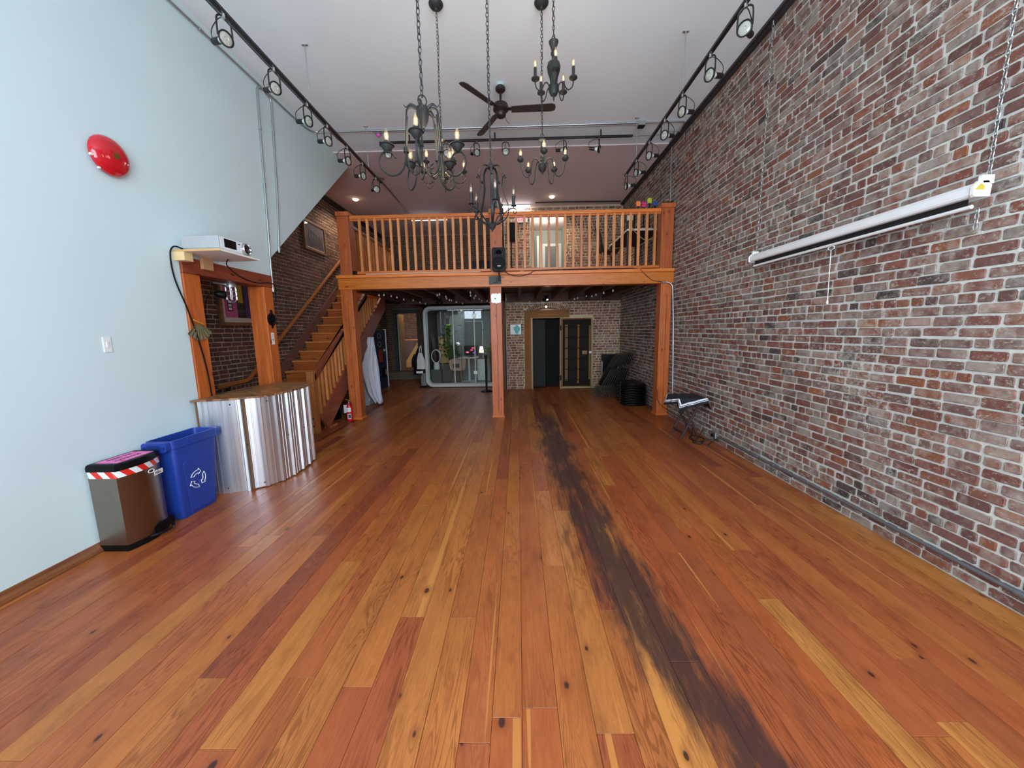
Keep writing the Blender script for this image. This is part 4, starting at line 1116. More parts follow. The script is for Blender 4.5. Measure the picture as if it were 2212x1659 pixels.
text('lettering', 'FEED ME', 0.044, MTX, tb, place((-0.04, 0.0, 0.640)) @ txt)
text('lettering', 'GARBAGE', 0.040, MTX, tb, place((0.02, 0.0, 0.640)) @ txt)
for (x, y) in ((0.055, -0.07), (-0.05, 0.115)):
    G().lathe([(0.014, 0), (0.012, 0.001)], (x, y, 0.6396), 10).build('red_dot', pm('marker_red', (190, 20, 60), 0.5), tb)
pp = smooth_path([(0.075, -0.05, 0.03), (0.13, 0.0, 0.03), (0.15, 0.06, 0.03), (0.145, 0.12, 0.03), (0.10, 0.17, 0.03)], 6)
G().bar(pp, 0.03, 0.014, (0.35, -0.15, 0.25)).build('pedal', M_BLK, tb, 40)
G().prism([(-0.03, 0.045), (0.17, 0.045), (0.17, 0.10), (0.05, 0.10), (-0.02, 0.075)], 0.105, 0.118, 'x').build('pedal_recess', M_BLK, tb)
st1 = text('sticker_lettering', 'Allec', 0.03, MTX, tb, place((0.1245, 0.095, 0.488)) @ rz(0.16) @ face_x)
G().box(-0.001, 0.001, -0.035, 0.045, -0.017, 0.017).build('sticker', M_WHITEP, tb).matrix_local = place((0.1225, 0.095, 0.488)) @ rz(0.16)
G().tube([(0.1245 , 0.045 + 0.022 * math.cos(a), 0.515 + 0.013 * math.sin(a)) for a in [2 * PI * i / 18 for i in range(18)]], 0.0028, 5, closed=True).build('emblem', M_WHITEP, tb)

# ------------------------------------------------------------------ stool with bandana, cords, right wall
M_MAH = wood('stool_dark_brown', (74, 44, 38), (46, 28, 26), 0.5, 'z', knots=False)
sl = thing('folding_stool', 'dark brown folding stool with crossed legs by the brick wall', 'stool', (2.31, 5.02, 0))
for s in (-1, 1):
    y = 0.15 * s
    G().bar([(-0.12, y, 0.0), (0.13, y, 0.545)], 0.022, 0.03, (0, 1, 0)).build('leg', M_MAH, sl, bev=0.003)
    yy = y - 0.026 * s
    G().bar([(0.13, yy, 0.0), (-0.12, yy, 0.545)], 0.022, 0.03, (0, 1, 0)).build('leg', M_MAH, sl, bev=0.003)
    G().cyl((0.005, y - 0.04 * s, 0.272), (0.005, y + 0.016 * s, 0.272), 0.008, 8).build('pivot', M_CHROME, sl)
G().box(-0.105, -0.085, -0.14, 0.14, 0.06, 0.09).build('stretcher', M_MAH, sl)
G().box(-0.18, 0.18, -0.19, 0.19, 0.545, 0.56).build('seat', M_MAH, sl, bev=0.004)
def bandana():
    n = 33; rows = []
    for i in range(n):
        r = []
        for j in range(n):
            u, v = -1 + 2 * i / (n - 1), -1 + 2 * j / (n - 1)
            a = math.radians(14); X0, Y0 = u * 0.30, v * 0.30
            x, y = X0 * math.cos(a) - Y0 * math.sin(a), X0 * math.sin(a) + Y0 * math.cos(a)
            ex, ey = max(0, abs(x) - 0.187), max(0, abs(y) - 0.197)
            d = math.hypot(ex, ey) if (ex and ey) else ex + ey
            z = 0.5645 - 0.95 * d
            px = math.copysign(min(abs(x), 0.187 + 0.30 * ex), x); py = math.copysign(min(abs(y), 0.197 + 0.30 * ey), y)
            if d > 0:
                wv = math.sin(9 * math.atan2(py, px)) * 0.012 * min(1, d / 0.06)
                px += wv * (1 if ex else 0.3) ; py += wv * (1 if ey else 0.3)
            else: z += 0.002 * math.sin(31 * u) * math.cos(23 * v)
            r.append(Vector((px, py, z)))
        rows.append(r)
    return rows, n
bd = thing('bandana', 'black bandana with white border bands draped over the folding stool', 'cloth', (2.31, 5.02, 0))
rows, n = bandana()
G().grid(rows).build('cloth', pm('bandana_black', (26, 24, 30), 0.8, var=0.5, scale=60), bd, 60, thick=0.002)
def border(o0, o1, name):
    g = G()
    for side in range(4):
        rr0, rr1 = [], []
        for k in range(n):
            t = -1 + 2 * k / (n - 1)
            for lst, o in ((rr0, o0), (rr1, o1)):
                tt = max(-o, min(o, t))
                i, j = {0: (tt, o), 1: (tt, -o), 2: (o, tt), 3: (-o, tt)}[side]
                fi, fj = (i + 1) / 2 * (n - 1), (j + 1) / 2 * (n - 1)
                a, b = min(int(fi), n - 2), min(int(fj), n - 2); fa, fb = fi - a, fj - b
                p = rows[a][b] * (1 - fa) * (1 - fb) + rows[a + 1][b] * fa * (1 - fb) + rows[a][b + 1] * (1 - fa) * fb + rows[a + 1][b + 1] * fa * fb
                out = Vector((p.x, p.y, 0)).normalized() * 0.0035 + Vector((0, 0, 0.0015)); lst.append(p + out)
        g = G().grid([rr0, rr1]); g.build(name, pm('bandana_white', (226, 226, 232), 0.8), bd, thick=0.001)
border(0.76, 0.83, 'border_band'); border(0.86, 0.885, 'border_stripe')

M_CORD = pm('cord_black', (22, 20, 22), 0.5)
def cord(label, pts, r=0.006, mat=None, cat='cord', name='floor_cable', k=8):
    return tag(G().tube(smooth_path(pts, k), r, 6).build(name, mat or M_CORD, smooth=50), label, cat)
cord('black power cords coiled on the floor under the stool', [(2.52, 5.25, 0.05), (2.42, 5.05, 0.012), (2.30, 4.86, 0.007), (2.36, 4.72, 0.007), (2.48, 4.80, 0.007), (2.44, 4.95, 0.02), (2.34, 4.92, 0.02), (2.30, 4.76, 0.02), (2.26, 4.66, 0.008), (2.34, 4.62, 0.008), (2.42, 4.72, 0.02), (2.53, 4.66, 0.06)], 0.006)
cord('thin black cord trailing along the floor to the wall socket', [(2.54, 4.60, 0.08), (2.50, 4.66, 0.03), (2.40, 4.58, 0.007), (2.30, 4.70, 0.007), (2.42, 4.86, 0.03), (2.535, 4.98, 0.10)], 0.005)
cord('white flex hanging beside the right timber post', [(2.25, 5.95, 0.50), (2.28, 6.0, 0.42), (2.31, 6.05, 0.30), (2.36, 6.0, 0.22), (2.45, 5.7, 0.14), (2.52, 5.4, 0.10)], 0.005, M_CORD)
conduit('long metal conduit low along the base of the brick wall', [(XR - 0.028, YF + 0.05, 0.118), (XR - 0.028, 2.9, 0.116), (XR - 0.028, 4.62, 0.103)], 0.014, pm('conduit_dull', (128, 132, 138), 0.4, 0.7), couplers=((0, 0.72), (1, 0.4), (1, 0.55)))
ob = thing('outlet_box', 'steel outlet box with plug at the end of the floor conduit', 'outlet', (XR - 0.03, 4.68, 0.105))
G().box(-0.025, 0.012, -0.05, 0.05, -0.035, 0.045).build('box', M_GALV, ob, bev=0.003)
G().box(-0.05, -0.025, -0.02, 0.02, -0.02, 0.015).build('plug', M_BLK, ob, bev=0.004)
conduit('bent metal conduit dropping beside the right timber post', [(2.39, YM - 0.028, 2.236), (2.44, YM - 0.028, 2.236)] + bend((2.42, YM - 0.028, 2.236), (2.545, YM - 0.045, 2.23), (2.545, YM - 0.06, 1.6), 0.11) + [(XR - 0.026, YM - 0.12, 1.6), (XR - 0.026, YM - 0.18, 0.9), (XR - 0.026, YM - 0.22, 0.36)], 0.012, couplers=((0, 0.1), (9, 0.5)))
conduit('thin metal conduit running up the brick wall above the right post', [(XR - 0.022, 6.52, H - 0.06), (XR - 0.022, 6.48, 3.5)], 0.008)

# projection screen case
ps = thing('projection_screen', 'white roll-up projection screen case hung on chains on the brick wall', 'projection screen', (2.47, 3.07, 2.19))
pf = [(-0.035, -0.03), (0.035, -0.03), (0.038, 0.02), (0.02, 0.042), (-0.02, 0.042), (-0.042, 0.018), (-0.042, -0.018)]
G().prism(pf, -0.94, 0.96, 'y').build('case', pm('screen_case_white', (232, 230, 230), 0.35, var=0.03), ps, bev=0.003)
for y in (-0.95, 0.962):
    G().prism([(p[0] * 1.12, p[1] * 1.15) for p in pf] + [], y - 0.012, y + 0.012, 'y').box(-0.012, 0.05, y - 0.012, y + 0.012, 0.03, 0.075).build('end_cap', M_WHITEP, ps, bev=0.004)
G().box(-0.004, 0.002, -0.90, 0.92, -0.068, -0.03).build('screen_cloth', pm('screen_black_border', (16, 15, 18), 0.8), ps)
G().tube([(0, -0.92, -0.074), (0, 0.94, -0.074)], 0.011, 10).build('weight_bar', M_WHITEP, ps, 50)
G().tube([(0.0, 0.06 * 0 + 0.03 * math.cos(a) - 0.02, -0.098 + 0.014 * math.sin(a)) for a in [2 * PI * i / 16 for i in range(16)]], 0.003, 5, closed=True).build('pull_ring', M_WHITEP, ps)
G().cyl((0, -0.02, -0.112), (0.0, -0.035, -0.50), 0.0025, 6).lathe([(0.004, 0), (0.008, -0.02), (0.003, -0.03)], (0, -0.035, -0.5), 8).build('pull_cord', M_WHITEP, ps)
G().add([(-0.0475, -0.9638, 0.0), (0.0, -0.9638, 0.0), (0.0, -0.9638, 0.02), (-0.02, -0.9638, 0.03)], [(0, 1, 2, 3)]).build('brand_mark', pm('mark_yellow', (196, 170, 60), 0.4), ps, thick=0.0006)
def chain_geo(top, bot, link=0.034, r=0.0032, w=0.009):
    g = G(); a, b = Vector(top), Vector(bot); d = b - a; n = max(2, int(d.length / (link * 0.78)))
    R = rot_to(d)
    for i in range(n):
        c = a + d * ((i + 0.5) / n)
        M = place(c, R @ rz((i % 2) * PI / 2 + 0.3))
        pts = [(w * math.cos(t), 0, link / 2 * math.sin(t)) for t in [2 * PI * j / 10 for j in range(10)]]
        g.tube(pts, r, 5, closed=True, M=M)
    return g
for y in (-0.95, 0.962):
    o = chain_geo((0.03, y, 2.2), (0.03, y, 0.07), 0.04, 0.003, 0.009).build('chain', pm('chain_zinc', (150, 152, 150), 0.35, 0.8), ps, 50)
    o['kind'] = 'stuff'
o = chain_geo((0.0, -0.95, -0.09), (0.0, -0.95, -0.20), 0.034, 0.003, 0.008).build('chain_tail', pm('chain_zinc', (150, 152, 150), 0.35, 0.8), ps, 50); o['kind'] = 'stuff'

# ------------------------------------------------------------------ track lights
M_TRK = pm('track_black', (22, 20, 22), 0.4)
M_LENS = pm('lamp_lens_pale', (164, 164, 154), 0.12, var=0.12, scale=60, coat=0.6)
M_NECK = pm('lamp_neck_white', (226, 226, 224), 0.3)
def track(label, a, b, lights):
    t = thing('lighting_track', label, 'lighting track', a)
    A, B = Vector(a), Vector(b)
    G().bar([(0, 0, 0), tuple(B - A)], 0.036, 0.026, Vector((0, 0, 1)).cross(B - A)).build('rail', M_TRK, t, bev=0.003)
    return t
tl = track('black lighting track hung along the white wall', (-2.155, YF + 0.6, 3.885), (-2.155, 6.27, 3.885), [])
tr_ = track('black lighting track hung along the brick wall', (1.75, YF + 0.6, 3.905), (1.75, 6.31, 3.905), [])
tb_ = track('black lighting track running crosswise under the ceiling', (-2.06, 6.05, H - 0.10), (1.775, 6.05, H - 0.10), [])
for x in (-1.6, -0.3, 1.3):
    G().cyl((x + 2.06, 0, 0.01), (x + 2.06, 0, 0.10), 0.01).build('stem', M_TRK, tb_)
conduit('metal pipe feeding the crosswise track from the brick wall', [(1.78, 6.05, H - 0.095), (2.2, 6.05, H - 0.09), (2.3, 6.04, H - 0.06), (2.46, 6.03, H - 0.055)], 0.01)
conduit('dull red conduit continuing from the white wall track along the rear ceiling', [(-2.155, 6.27, 3.89), (-2.2, 6.55, 4.05), (-2.62, 7.5, H - 0.03), (-2.66, 9.65, H - 0.03)], 0.012, pm('conduit_painted_mauve', (110, 66, 72), 0.6))
conduit('thin conduit running beside the white wall track', [(-2.235, YF + 0.6, 3.93), (-2.235, 5.0, 3.93), (-2.20, 5.12, 3.92)], 0.009, pm('conduit_dull', (128, 132, 138), 0.4, 0.7))
def hanger(label, x, y, z):
    t = thing('track_hanger', label, 'hanger', (x, y, H - 0.001))
    G().box(-0.03, 0.03, -0.012, 0.012, -0.005, 0).build('plate', M_GALV, t)
    G().cyl((0, 0, -0.005), (0, 0, z - H), 0.0055, 8).build('rod', M_GALV, t)
hanger('metal hanger rod near the front of the white wall track', -2.155, 2.9, 3.90)
hanger('metal hanger rod at the middle of the white wall track', -2.155, 4.24, 3.90)
hanger('metal hanger rod at the far end of the white wall track', -2.155, 5.78, 3.90)
hanger('metal hanger rod at the middle of the brick wall track', 1.75, 4.23, 3.92)
hanger('metal hanger rod at the far end of the brick wall track', 1.75, 5.76, 3.92)
def head(direction, drop=0.15, cordside=-1):
    t = thing('track_spotlight', 'x', 'spotlight', (0, 0, 0), group='track spotlights')
    d = Vector(direction).normalized(); side = Vector((0, 0, 1)).cross(d).normalized()
    c = Vector((0, 0, -drop - 0.02))
    G().cyl((0, 0, 0), (0, 0, -0.03), 0.014, 10).build('adapter', M_CHROME, t, 40)
    w = 0.052
    lp = [c + side * w, c + side * w + Vector((0, 0, drop * 0.55)), c + side * w * 0.85 + Vector((0, 0, drop * 0.85)), c + side * w * 0.3 + Vector((0, 0, drop * 0.98)),
          c - side * w * 0.3 + Vector((0, 0, drop * 0.98)), c - side * w * 0.85 + Vector((0, 0, drop * 0.85)), c - side * w + Vector((0, 0, drop * 0.55)), c - side * w]
    G().tube(smooth_path(lp, 4), 0.0062, 6).build('yoke', M_TRK, t, 50)
    R = place(c, rot_to(d))
    G().lathe([(0.036, -0.022), (0.052, -0.004), (0.054, 0.012), (0.049, 0.014), (0.046, 0.006)], n=22, M=R).build('ring', M_TRK, t, 35)
    G().lathe([(0.046, 0.004), (0.036, 0.011), (0.016, 0.013), (0.012, 0.009), (0.003, 0.012)], n=20, M=R).build('lens', M_LENS, t, 50)
    G().lathe([(0.036, -0.02), (0.022, -0.05), (0.017, -0.075)], n=16, M=R).build('lamp_neck', M_NECK, t, 50)
    G().lathe([(0.021, -0.065), (0.023, -0.075), (0.023, -0.145), (0.018, -0.15)], n=16, M=R).build('socket', M_TRK, t, 40)
    e = c - d * 0.148
    G().tube(smooth_path([(0, 0, -0.025), -d * 0.07 + Vector((0, 0, -0.03)), e + Vector((0, 0, 0.08)) - d * 0.01, e], 6), 0.0035, 5).build('flex', M_TRK, t, 50)
    return t
hl = head((0.92, -0.38, -0.16)); hr_ = head((-0.92, -0.38, -0.16)); hb = head((0.05, -0.97, -0.2), 0.14)
hb2 = head((0.75, -0.55, -0.2), 0.14)
def put(proto, used, loc, rot, label):
    if not used: proto.location = loc; proto.rotation_euler = (0, 0, rot); proto['label'] = label; used.append(1); return proto
    return dup(proto, loc, rot, label)
u1, u2, u3, u4 = [], [], [], []
for i, y in enumerate((3.07, 3.64, 4.17, 4.58, 5.08, 5.55, 6.05)):
    put(hl, u1, (-2.155, y, 3.872), [0, -.05, .1, .05, .12, .05, -0.35][i], 'black track spotlight, %s from the front on the white wall track' % ORD[i])
for i, y in enumerate((3.165, 3.675, 4.235, 4.70, 5.21, 5.74, 6.24)):
    put(hr_, u2, (1.75, y, 3.892), [0.35, 0, -.05, .1, 0, -.12, -0.3][i], 'black track spotlight, %s from the front on the brick wall track' % ORD[i])
for i, (x, k) in enumerate(((-1.94, 0), (-1.04, 0), (-0.58, 1), (-0.14, 0), (0.76, 1), (1.276, 1))):
    lb = 'black track spotlight, %s from the left on the crosswise track' % ORD[i]
    if k == 0: put(hb, u3, (x, 6.05, H - 0.113), [0.35, 0.1, 0, 0][[0, 1, 0, 3][i] if i < 4 else 0], lb)
    else: put(hb2, u4, (x, 6.05, H - 0.113), [0, 0, -0.2, 0, 0.1, 0.35][i], lb)

jb1 = thing('junction_box', 'square steel junction box on the ceiling conduits near the brick wall', 'junction box', (1.84, 5.87, H))
G().box(-0.05, 0.05, -0.045, 0.05, -0.06, -0.001).build('box', M_GALV, jb1, bev=0.003); G().box(-0.05, 0.05, -0.048, 0.052, -0.068, -0.06).build('cover', M_DARK, jb1)
jb2 = thing('pink_cap_box', 'small round ceiling box with a bright pink cap on the conduit', 'junction box', (-2.03, 5.93, H))
G().lathe([(0.045, 0), (0.045, -0.035), (0.04, -0.04)], n=18).build('box', M_GALV, jb2, 40)
G().lathe([(0.035, -0.038), (0.03, -0.06), (0.01, -0.075)], n=14).build('cap', pm('cap_pink', (214, 84, 178), 0.4), jb2, 40)

# ------------------------------------------------------------------ chandeliers
def mat_bulb():
    n = NT('bulb_clear_glass')
    gl = n.n('ShaderNodeBsdfGlossy', Roughness=0.05)
    tr = n.n('ShaderNodeBsdfTransparent', Color=(1, 0.97, 0.92))
    df = n.n('ShaderNodeBsdfTranslucent', Color=n.mix(n.noise(n.n('ShaderNodeTexCoord').outputs['Object'], 30.0), s2l(236, 226, 206), s2l(250, 244, 232)))
    m1 = n.n('ShaderNodeMixShader'); n.set(m1.inputs[0], 0.30); n.set(m1.inputs[1], tr.outputs[0]); n.set(m1.inputs[2], df.outputs[0])
    fr = n.n('ShaderNodeLayerWeight', Blend=0.2)
    m2 = n.n('ShaderNodeMixShader'); n.set(m2.inputs[0], fr.outputs[0]); n.set(m2.inputs[1], m1.outputs[0]); n.set(m2.inputs[2], gl.outputs[0])
    n.t.links.new(m2.outputs[0], n.out.inputs[0])
    return n.m
M_BULB = mat_bulb()
M_FIL = pm('filament_glow', (255, 214, 140), 0.5, emit=(255, 222, 164), es=1.7)
M_FILOFF = pm('filament_unlit', (214, 210, 200), 0.3, 0.3)
M_CHN = pm('chain_charcoal', (66, 68, 68), 0.45, 0.5)
def bulb(parent, p, h=0.085, r=0.0175, lit=True):
    p = Vector(p)
    b = G().lathe([(0.010, 0), (r * 0.75, h * 0.14), (r, h * 0.36), (r * 0.86, h * 0.6), (r * 0.45, h * 0.85), (r * 0.10, h)], p, 12).build('bulb', M_BULB, parent, 60)
    fg = G()
    for s in (-1, 1): fg.tube([p + Vector((s * r * 0.3, 0, h * 0.2)), p + Vector((s * r * 0.22, 0, h * 0.62))], 0.0032, 5)
    fg.tube([p + Vector((0, r * 0.3, h * 0.2)), p + Vector((0, r * 0.2, h * 0.6))], 0.0032, 5)
    fg.build('filament', M_FIL if lit else M_FILOFF, b)
    return b
def polar(c, a, r, z): return Vector((r * math.cos(a), r * math.sin(a), z)) if c is None else Vector((c[0] + r * math.cos(a), c[1] + r * math.sin(a), z))
def chandelier(label, x, y, ztop, link=0.04, lw=0.010, lr=0.0028, metal=None):
    t = thing('chandelier', label, 'chandelier', (x, y, H - 0.001), group='black iron chandeliers')
    G().lathe([(0.066, 0), (0.066, -0.008), (0.05, -0.03), (0.015, -0.042), (0.008, -0.055)], n=24).build('ceiling_canopy', M_IRON, t, 40)
    o = chain_geo((0, 0, -0.05), (0, 0, ztop - H), link, lr, lw).build('chain', metal or M_CHN, t, 50); o['kind'] = 'stuff'
    G().tube(smooth_path([(0.004, 0, -0.05), (0.011, 0.004, (ztop - H) * 0.3), (-0.008, -0.006, (ztop - H) * 0.6), (0.005, 0.0, ztop - H)], 6), 0.0022, 5).build('flex', M_IRON, t)
    return t
def glow(t, z, w):
    L = bpy.data.lights.new('chandelier_light', 'POINT'); L.energy = w; L.color = (1.0, 0.80, 0.56); L.shadow_soft_size = 0.12
    o = bpy.data.objects.new('chandelier_light', L); C.objects.link(o); o.parent = t; o.location = (0, 0, z - H)
zr = lambda z: z - H
# A: large iron basket with paired rods and saucer cups
A = chandelier('largest black chandelier with tall paired rods and saucer cups', -0.66, 2.90, 3.17, 0.05, 0.012, 0.0034)
G().tube([(0.028 * math.cos(a), 0.012 * math.cos(a), zr(3.145) + 0.038 * math.sin(a)) for a in [2 * PI * i / 18 for i in range(18)]], 0.0045, 6, closed=True).build('loop', M_IRON, A, 60)
G().lathe([(0.01, zr(3.11)), (0.042, zr(3.10)), (0.046, zr(3.07)), (0.038, zr(3.02)), (0.02, zr(2.975)), (0.008, zr(2.962)), (0.012, zr(2.952)), (0.004, zr(2.94))], n=20).build('acorn_hub', M_IRON, A, 40)
for k in range(5):
    a = math.radians(200 + 72 * k)
    sd = Vector((-math.sin(a), math.cos(a), 0)) * 0.008
    arm = [polar(None, a, r, zr(z)) for r, z in ((0.03, 3.075), (0.075, 3.088), (0.108, 3.07), (0.118, 3.02), (0.132, 2.80), (0.145, 2.70), (0.185, 2.635), (0.25, 2.615), (0.305, 2.655), (0.318, 2.715), (0.285, 2.765), (0.235, 2.765), (0.205, 2.735))]
    ao = G().tube([p + sd for p in smooth_path(arm, 6)], 0.0068, 6).build('arm', M_IRON, A, 60)
    cur = [polar(None, a, r, zr(z)) for r, z in ((0.112, 3.03), (0.124, 2.80), (0.118, 2.70), (0.085, 2.645), (0.05, 2.66), (0.045, 2.70), (0.07, 2.715))]
    G().tube([p - sd for p in smooth_path(cur, 6)], 0.0062, 6).build('inner_curl', M_IRON, ao, 60)
    G().lathe([(0.02, -0.016), (0.02, 0.016)], polar(None, a, 0.13, zr(2.80)), 10).build('collar', M_IRON, ao)
    lf_ = [polar(None, a, r, zr(z)) for r, z in ((0.04, 3.09), (0.08, 3.108), (0.115, 3.085), (0.135, 3.10))]
    G().tube(smooth_path(lf_, 4), 0.01, 6, rs=[0.012 - 0.0105 * i / 12 for i in range(13)]).build('leaf', M_IRON, ao)
    cp = polar(None, a, 0.262, zr(2.775))
    G().lathe([(0.006, -0.01), (0.02, 0.0), (0.034, 0.018), (0.042, 0.034), (0.052, 0.038), (0.05, 0.043), (0.02, 0.045), (0.02, 0.065), (0.016, 0.067)], cp, 18).build('cup', M_IRON, A, 40)
    bulb(A, cp + Vector((0, 0, 0.066)), 0.088, 0.019)
# B: smaller turned-stem chandelier behind it
M_BRZ = pm('bronze_dark', (84, 78, 66), 0.35, 0.7, var=0.25, scale=20)
B = chandelier('small bronze scroll chandelier hanging behind the largest one', -0.70, 3.815, 3.32, 0.036, 0.009, 0.0022, M_BRZ)
G().lathe([(0.006, zr(3.32)), (0.03, zr(3.315)), (0.014, zr(3.30)), (0.016, zr(3.1)), (0.022, zr(3.02)), (0.012, zr(2.98)), (0.03, zr(2.96)), (0.02, zr(2.935)), (0.004, zr(2.915))], n=14).build('stem', M_BRZ, B, 40)
for k in range(5):
    a = math.radians(20 + 72 * k)
    arm = [polar(None, a, r, zr(z)) for r, z in ((0.015, 3.0), (0.05, 3.03), (0.09, 2.98), (0.14, 2.945), (0.195, 2.96), (0.225, 3.005), (0.205, 3.04), (0.185, 3.02), (0.20, 3.0))]
    ao = G().tube(smooth_path(arm, 6), 0.005, 6).build('arm', M_BRZ, B, 60)
    cu_ = [polar(None, a, r, zr(z)) for r, z in ((0.10, 2.975), (0.11, 2.93), (0.14, 2.90), (0.17, 2.915), (0.165, 2.945), (0.145, 2.94))]
    G().tube(smooth_path(cu_, 5), 0.004, 5).build('scroll', M_BRZ, ao, 60)
    cp = polar(None, a, 0.208, zr(3.045))
    G().lathe([(0.005, -0.01), (0.02, 0.0), (0.032, 0.012), (0.03, 0.016), (0.014, 0.018), (0.014, 0.045)], cp, 14).build('cup', M_IRON, B, 40)
    bulb(B, cp + Vector((0, 0, 0.045)), 0.075, 0.016)
# C: strap cage with candle sleeves
Cc = chandelier('black strap-cage chandelier with candle sleeves in front of the railing', -0.21, 3.40, 2.925, 0.04, 0.011, 0.0028)
G().lathe([(0.006, zr(2.93)), (0.034, zr(2.905)), (0.034, zr(2.885)), (0.012, zr(2.875)), (0.0085, zr(2.86)), (0.0085, zr(2.44)), (0.04, zr(2.438)), (0.042, zr(2.425)), (0.03, zr(2.408)), (0.026, zr(2.395)), (0.01, zr(2.38)), (0.004, zr(2.362))], n=18).build('stem', M_IRON, Cc, 35)
for k in range(5):
    a = math.radians(-12 + 72 * k); tn = (-math.sin(a), math.cos(a), 0)
    sp_ = [polar(None, a, r, zr(z)) for r, z in ((0.025, 2.90), (0.06, 2.905), (0.095, 2.87), (0.10, 2.81), (0.096, 2.74), (0.115, 2.66), (0.145, 2.58), (0.15, 2.52), (0.12, 2.46), (0.04, 2.425))]
    so = G().bar(smooth_path(sp_, 5), 0.018, 0.005, tn).build('strap', M_IRON, Cc, 50)
    hk = [polar(None, a, r, zr(z)) for r, z in ((0.098, 2.76), (0.104, 2.80), (0.125, 2.818), (0.13, 2.80), (0.118, 2.795))]
    G().bar(smooth_path(hk, 4), 0.016, 0.004, tn).build('hook', M_IRON, so, 50)
    a2 = a + math.radians(36) * 0
    ar = [polar(None, a + 0.12, r, zr(z)) for r, z in ((0.03, 2.425), (0.075, 2.47), (0.12, 2.52), (0.165, 2.548), (0.20, 2.548), (0.218, 2.525), (0.205, 2.505), (0.188, 2.512), (0.192, 2.528))]
    G().bar(smooth_path(ar, 5), 0.014, 0.005, (-math.sin(a + 0.12), math.cos(a + 0.12), 0)).build('arm', M_IRON, Cc, 50)
    cp = polar(None, a + 0.12, 0.193, zr(2.553))
    G().lathe([(0.006, 0), (0.007, 0.012), (0.026, 0.015), (0.024, 0.020), (0.0145, 0.022), (0.0155, 0.09), (0.0165, 0.096), (0.01, 0.098)], cp, 14).build('candle_sleeve', M_IRON, Cc, 35)
    bulb(Cc, cp + Vector((0, 0, 0.098)), 0.08, 0.015, False)
# D: turned ball chandelier
D = chandelier('black turned-ball chandelier with S arms beneath the ceiling fan blade', 0.264, 3.838, 3.335, 0.038, 0.010, 0.0024)
G().tube([(0.02 * math.cos(a), 0, zr(3.335) + 0.02 * math.sin(a)) for a in [2 * PI * i / 16 for i in range(16)]], 0.003, 5, closed=True).build('loop', M_IRON, D)
G().lathe([(0.006, zr(3.318)), (0.034, zr(3.308)), (0.036, zr(3.298)), (0.012, zr(3.285)), (0.014, zr(3.25)), (0.02, zr(3.22)), (0.01, zr(3.19)), (0.02, zr(3.16)), (0.012, zr(3.13)), (0.022, zr(3.12)), (0.016, zr(3.105)), (0.036, zr(3.09)), (0.042, zr(3.065)), (0.036, zr(3.04)), (0.018, zr(3.018)), (0.008, zr(3.008)), (0.004, zr(2.995))], n=20).build('stem', M_IRON, D, 35)
for k in range(5):
    a = math.radians(-90 + 72 * k)
    arm = [polar(None, a, r, zr(z)) for r, z in ((0.03, 3.09), (0.055, 3.125), (0.09, 3.12), (0.11, 3.06), (0.125, 2.985), (0.16, 2.955), (0.20, 2.985), (0.218, 3.05), (0.222, 3.085))]
    G().tube(smooth_path(arm, 6), 0.0052, 6).build('arm', M_IRON, D, 60)
    cp = polar(None, a, 0.222, zr(3.085))
    G().lathe([(0.006, -0.004), (0.018, 0.0), (0.032, 0.016), (0.034, 0.028), (0.02, 0.034), (0.022, 0.044), (0.018, 0.048)], cp, 16).build('cup', M_IRON, D, 40)
    bulb(D, cp + Vector((0, 0, 0.047)), 0.07, 0.016)
# E: vase-bodied chandelier with candle sleeves
E_ = chandelier('black vase-bodied chandelier with candle sleeves nearest the ceiling', 0.342, 3.50, 3.925, 0.042, 0.011, 0.0028)
G().tube([(0.016 * math.cos(a), 0.006 * math.cos(a), zr(3.925) + 0.022 * math.sin(a)) for a in [2 * PI * i / 16 for i in range(16)]], 0.004, 5, closed=True).build('loop', M_IRON, E_)
G().lathe([(0.008, zr(3.915)), (0.042, zr(3.908)), (0.04, zr(3.898)), (0.028, zr(3.87)), (0.022, zr(3.845)), (0.012, zr(3.84)), (0.024, zr(3.825)), (0.024, zr(3.81)), (0.012, zr(3.795)), (0.018, zr(3.785)), (0.012, zr(3.775)), (0.05, zr(3.745)), (0.058, zr(3.715)), (0.052, zr(3.68)), (0.036, zr(3.63)), (0.028, zr(3.575)), (0.046, zr(3.57)), (0.044, zr(3.535)), (0.03, zr(3.50)), (0.02, zr(3.495)), (0.008, zr(3.485)), (0.006, zr(3.455))], n=22).build('body', M_IRON, E_, 35)
for k in range(5):
    a = math.radians(-90 + 72 * k)
    arm = [polar(None, a, r, zr(z)) for r, z in ((0.035, 3.555), (0.06, 3.585), (0.085, 3.575), (0.105, 3.535), (0.13, 3.515), (0.158, 3.53), (0.168, 3.56), (0.168, 3.585))]
    G().tube(smooth_path(arm, 6), 0.0052, 6).build('arm', M_IRON, E_, 60)
    cp = polar(None, a, 0.168, zr(3.585))
    G().lathe([(0.006, -0.006), (0.018, -0.004), (0.034, 0.008), (0.034, 0.018), (0.016, 0.024), (0.0135, 0.026), (0.0135, 0.095), (0.008, 0.097)], cp, 16).build('candle_sleeve', M_IRON, E_, 35)
    bulb(E_, cp + Vector((0, 0, 0.096)), 0.075, 0.014)

glow(A, 2.95, 6); glow(B, 3.2, 5); glow(D, 3.22, 5); glow(E_, 3.80, 2)

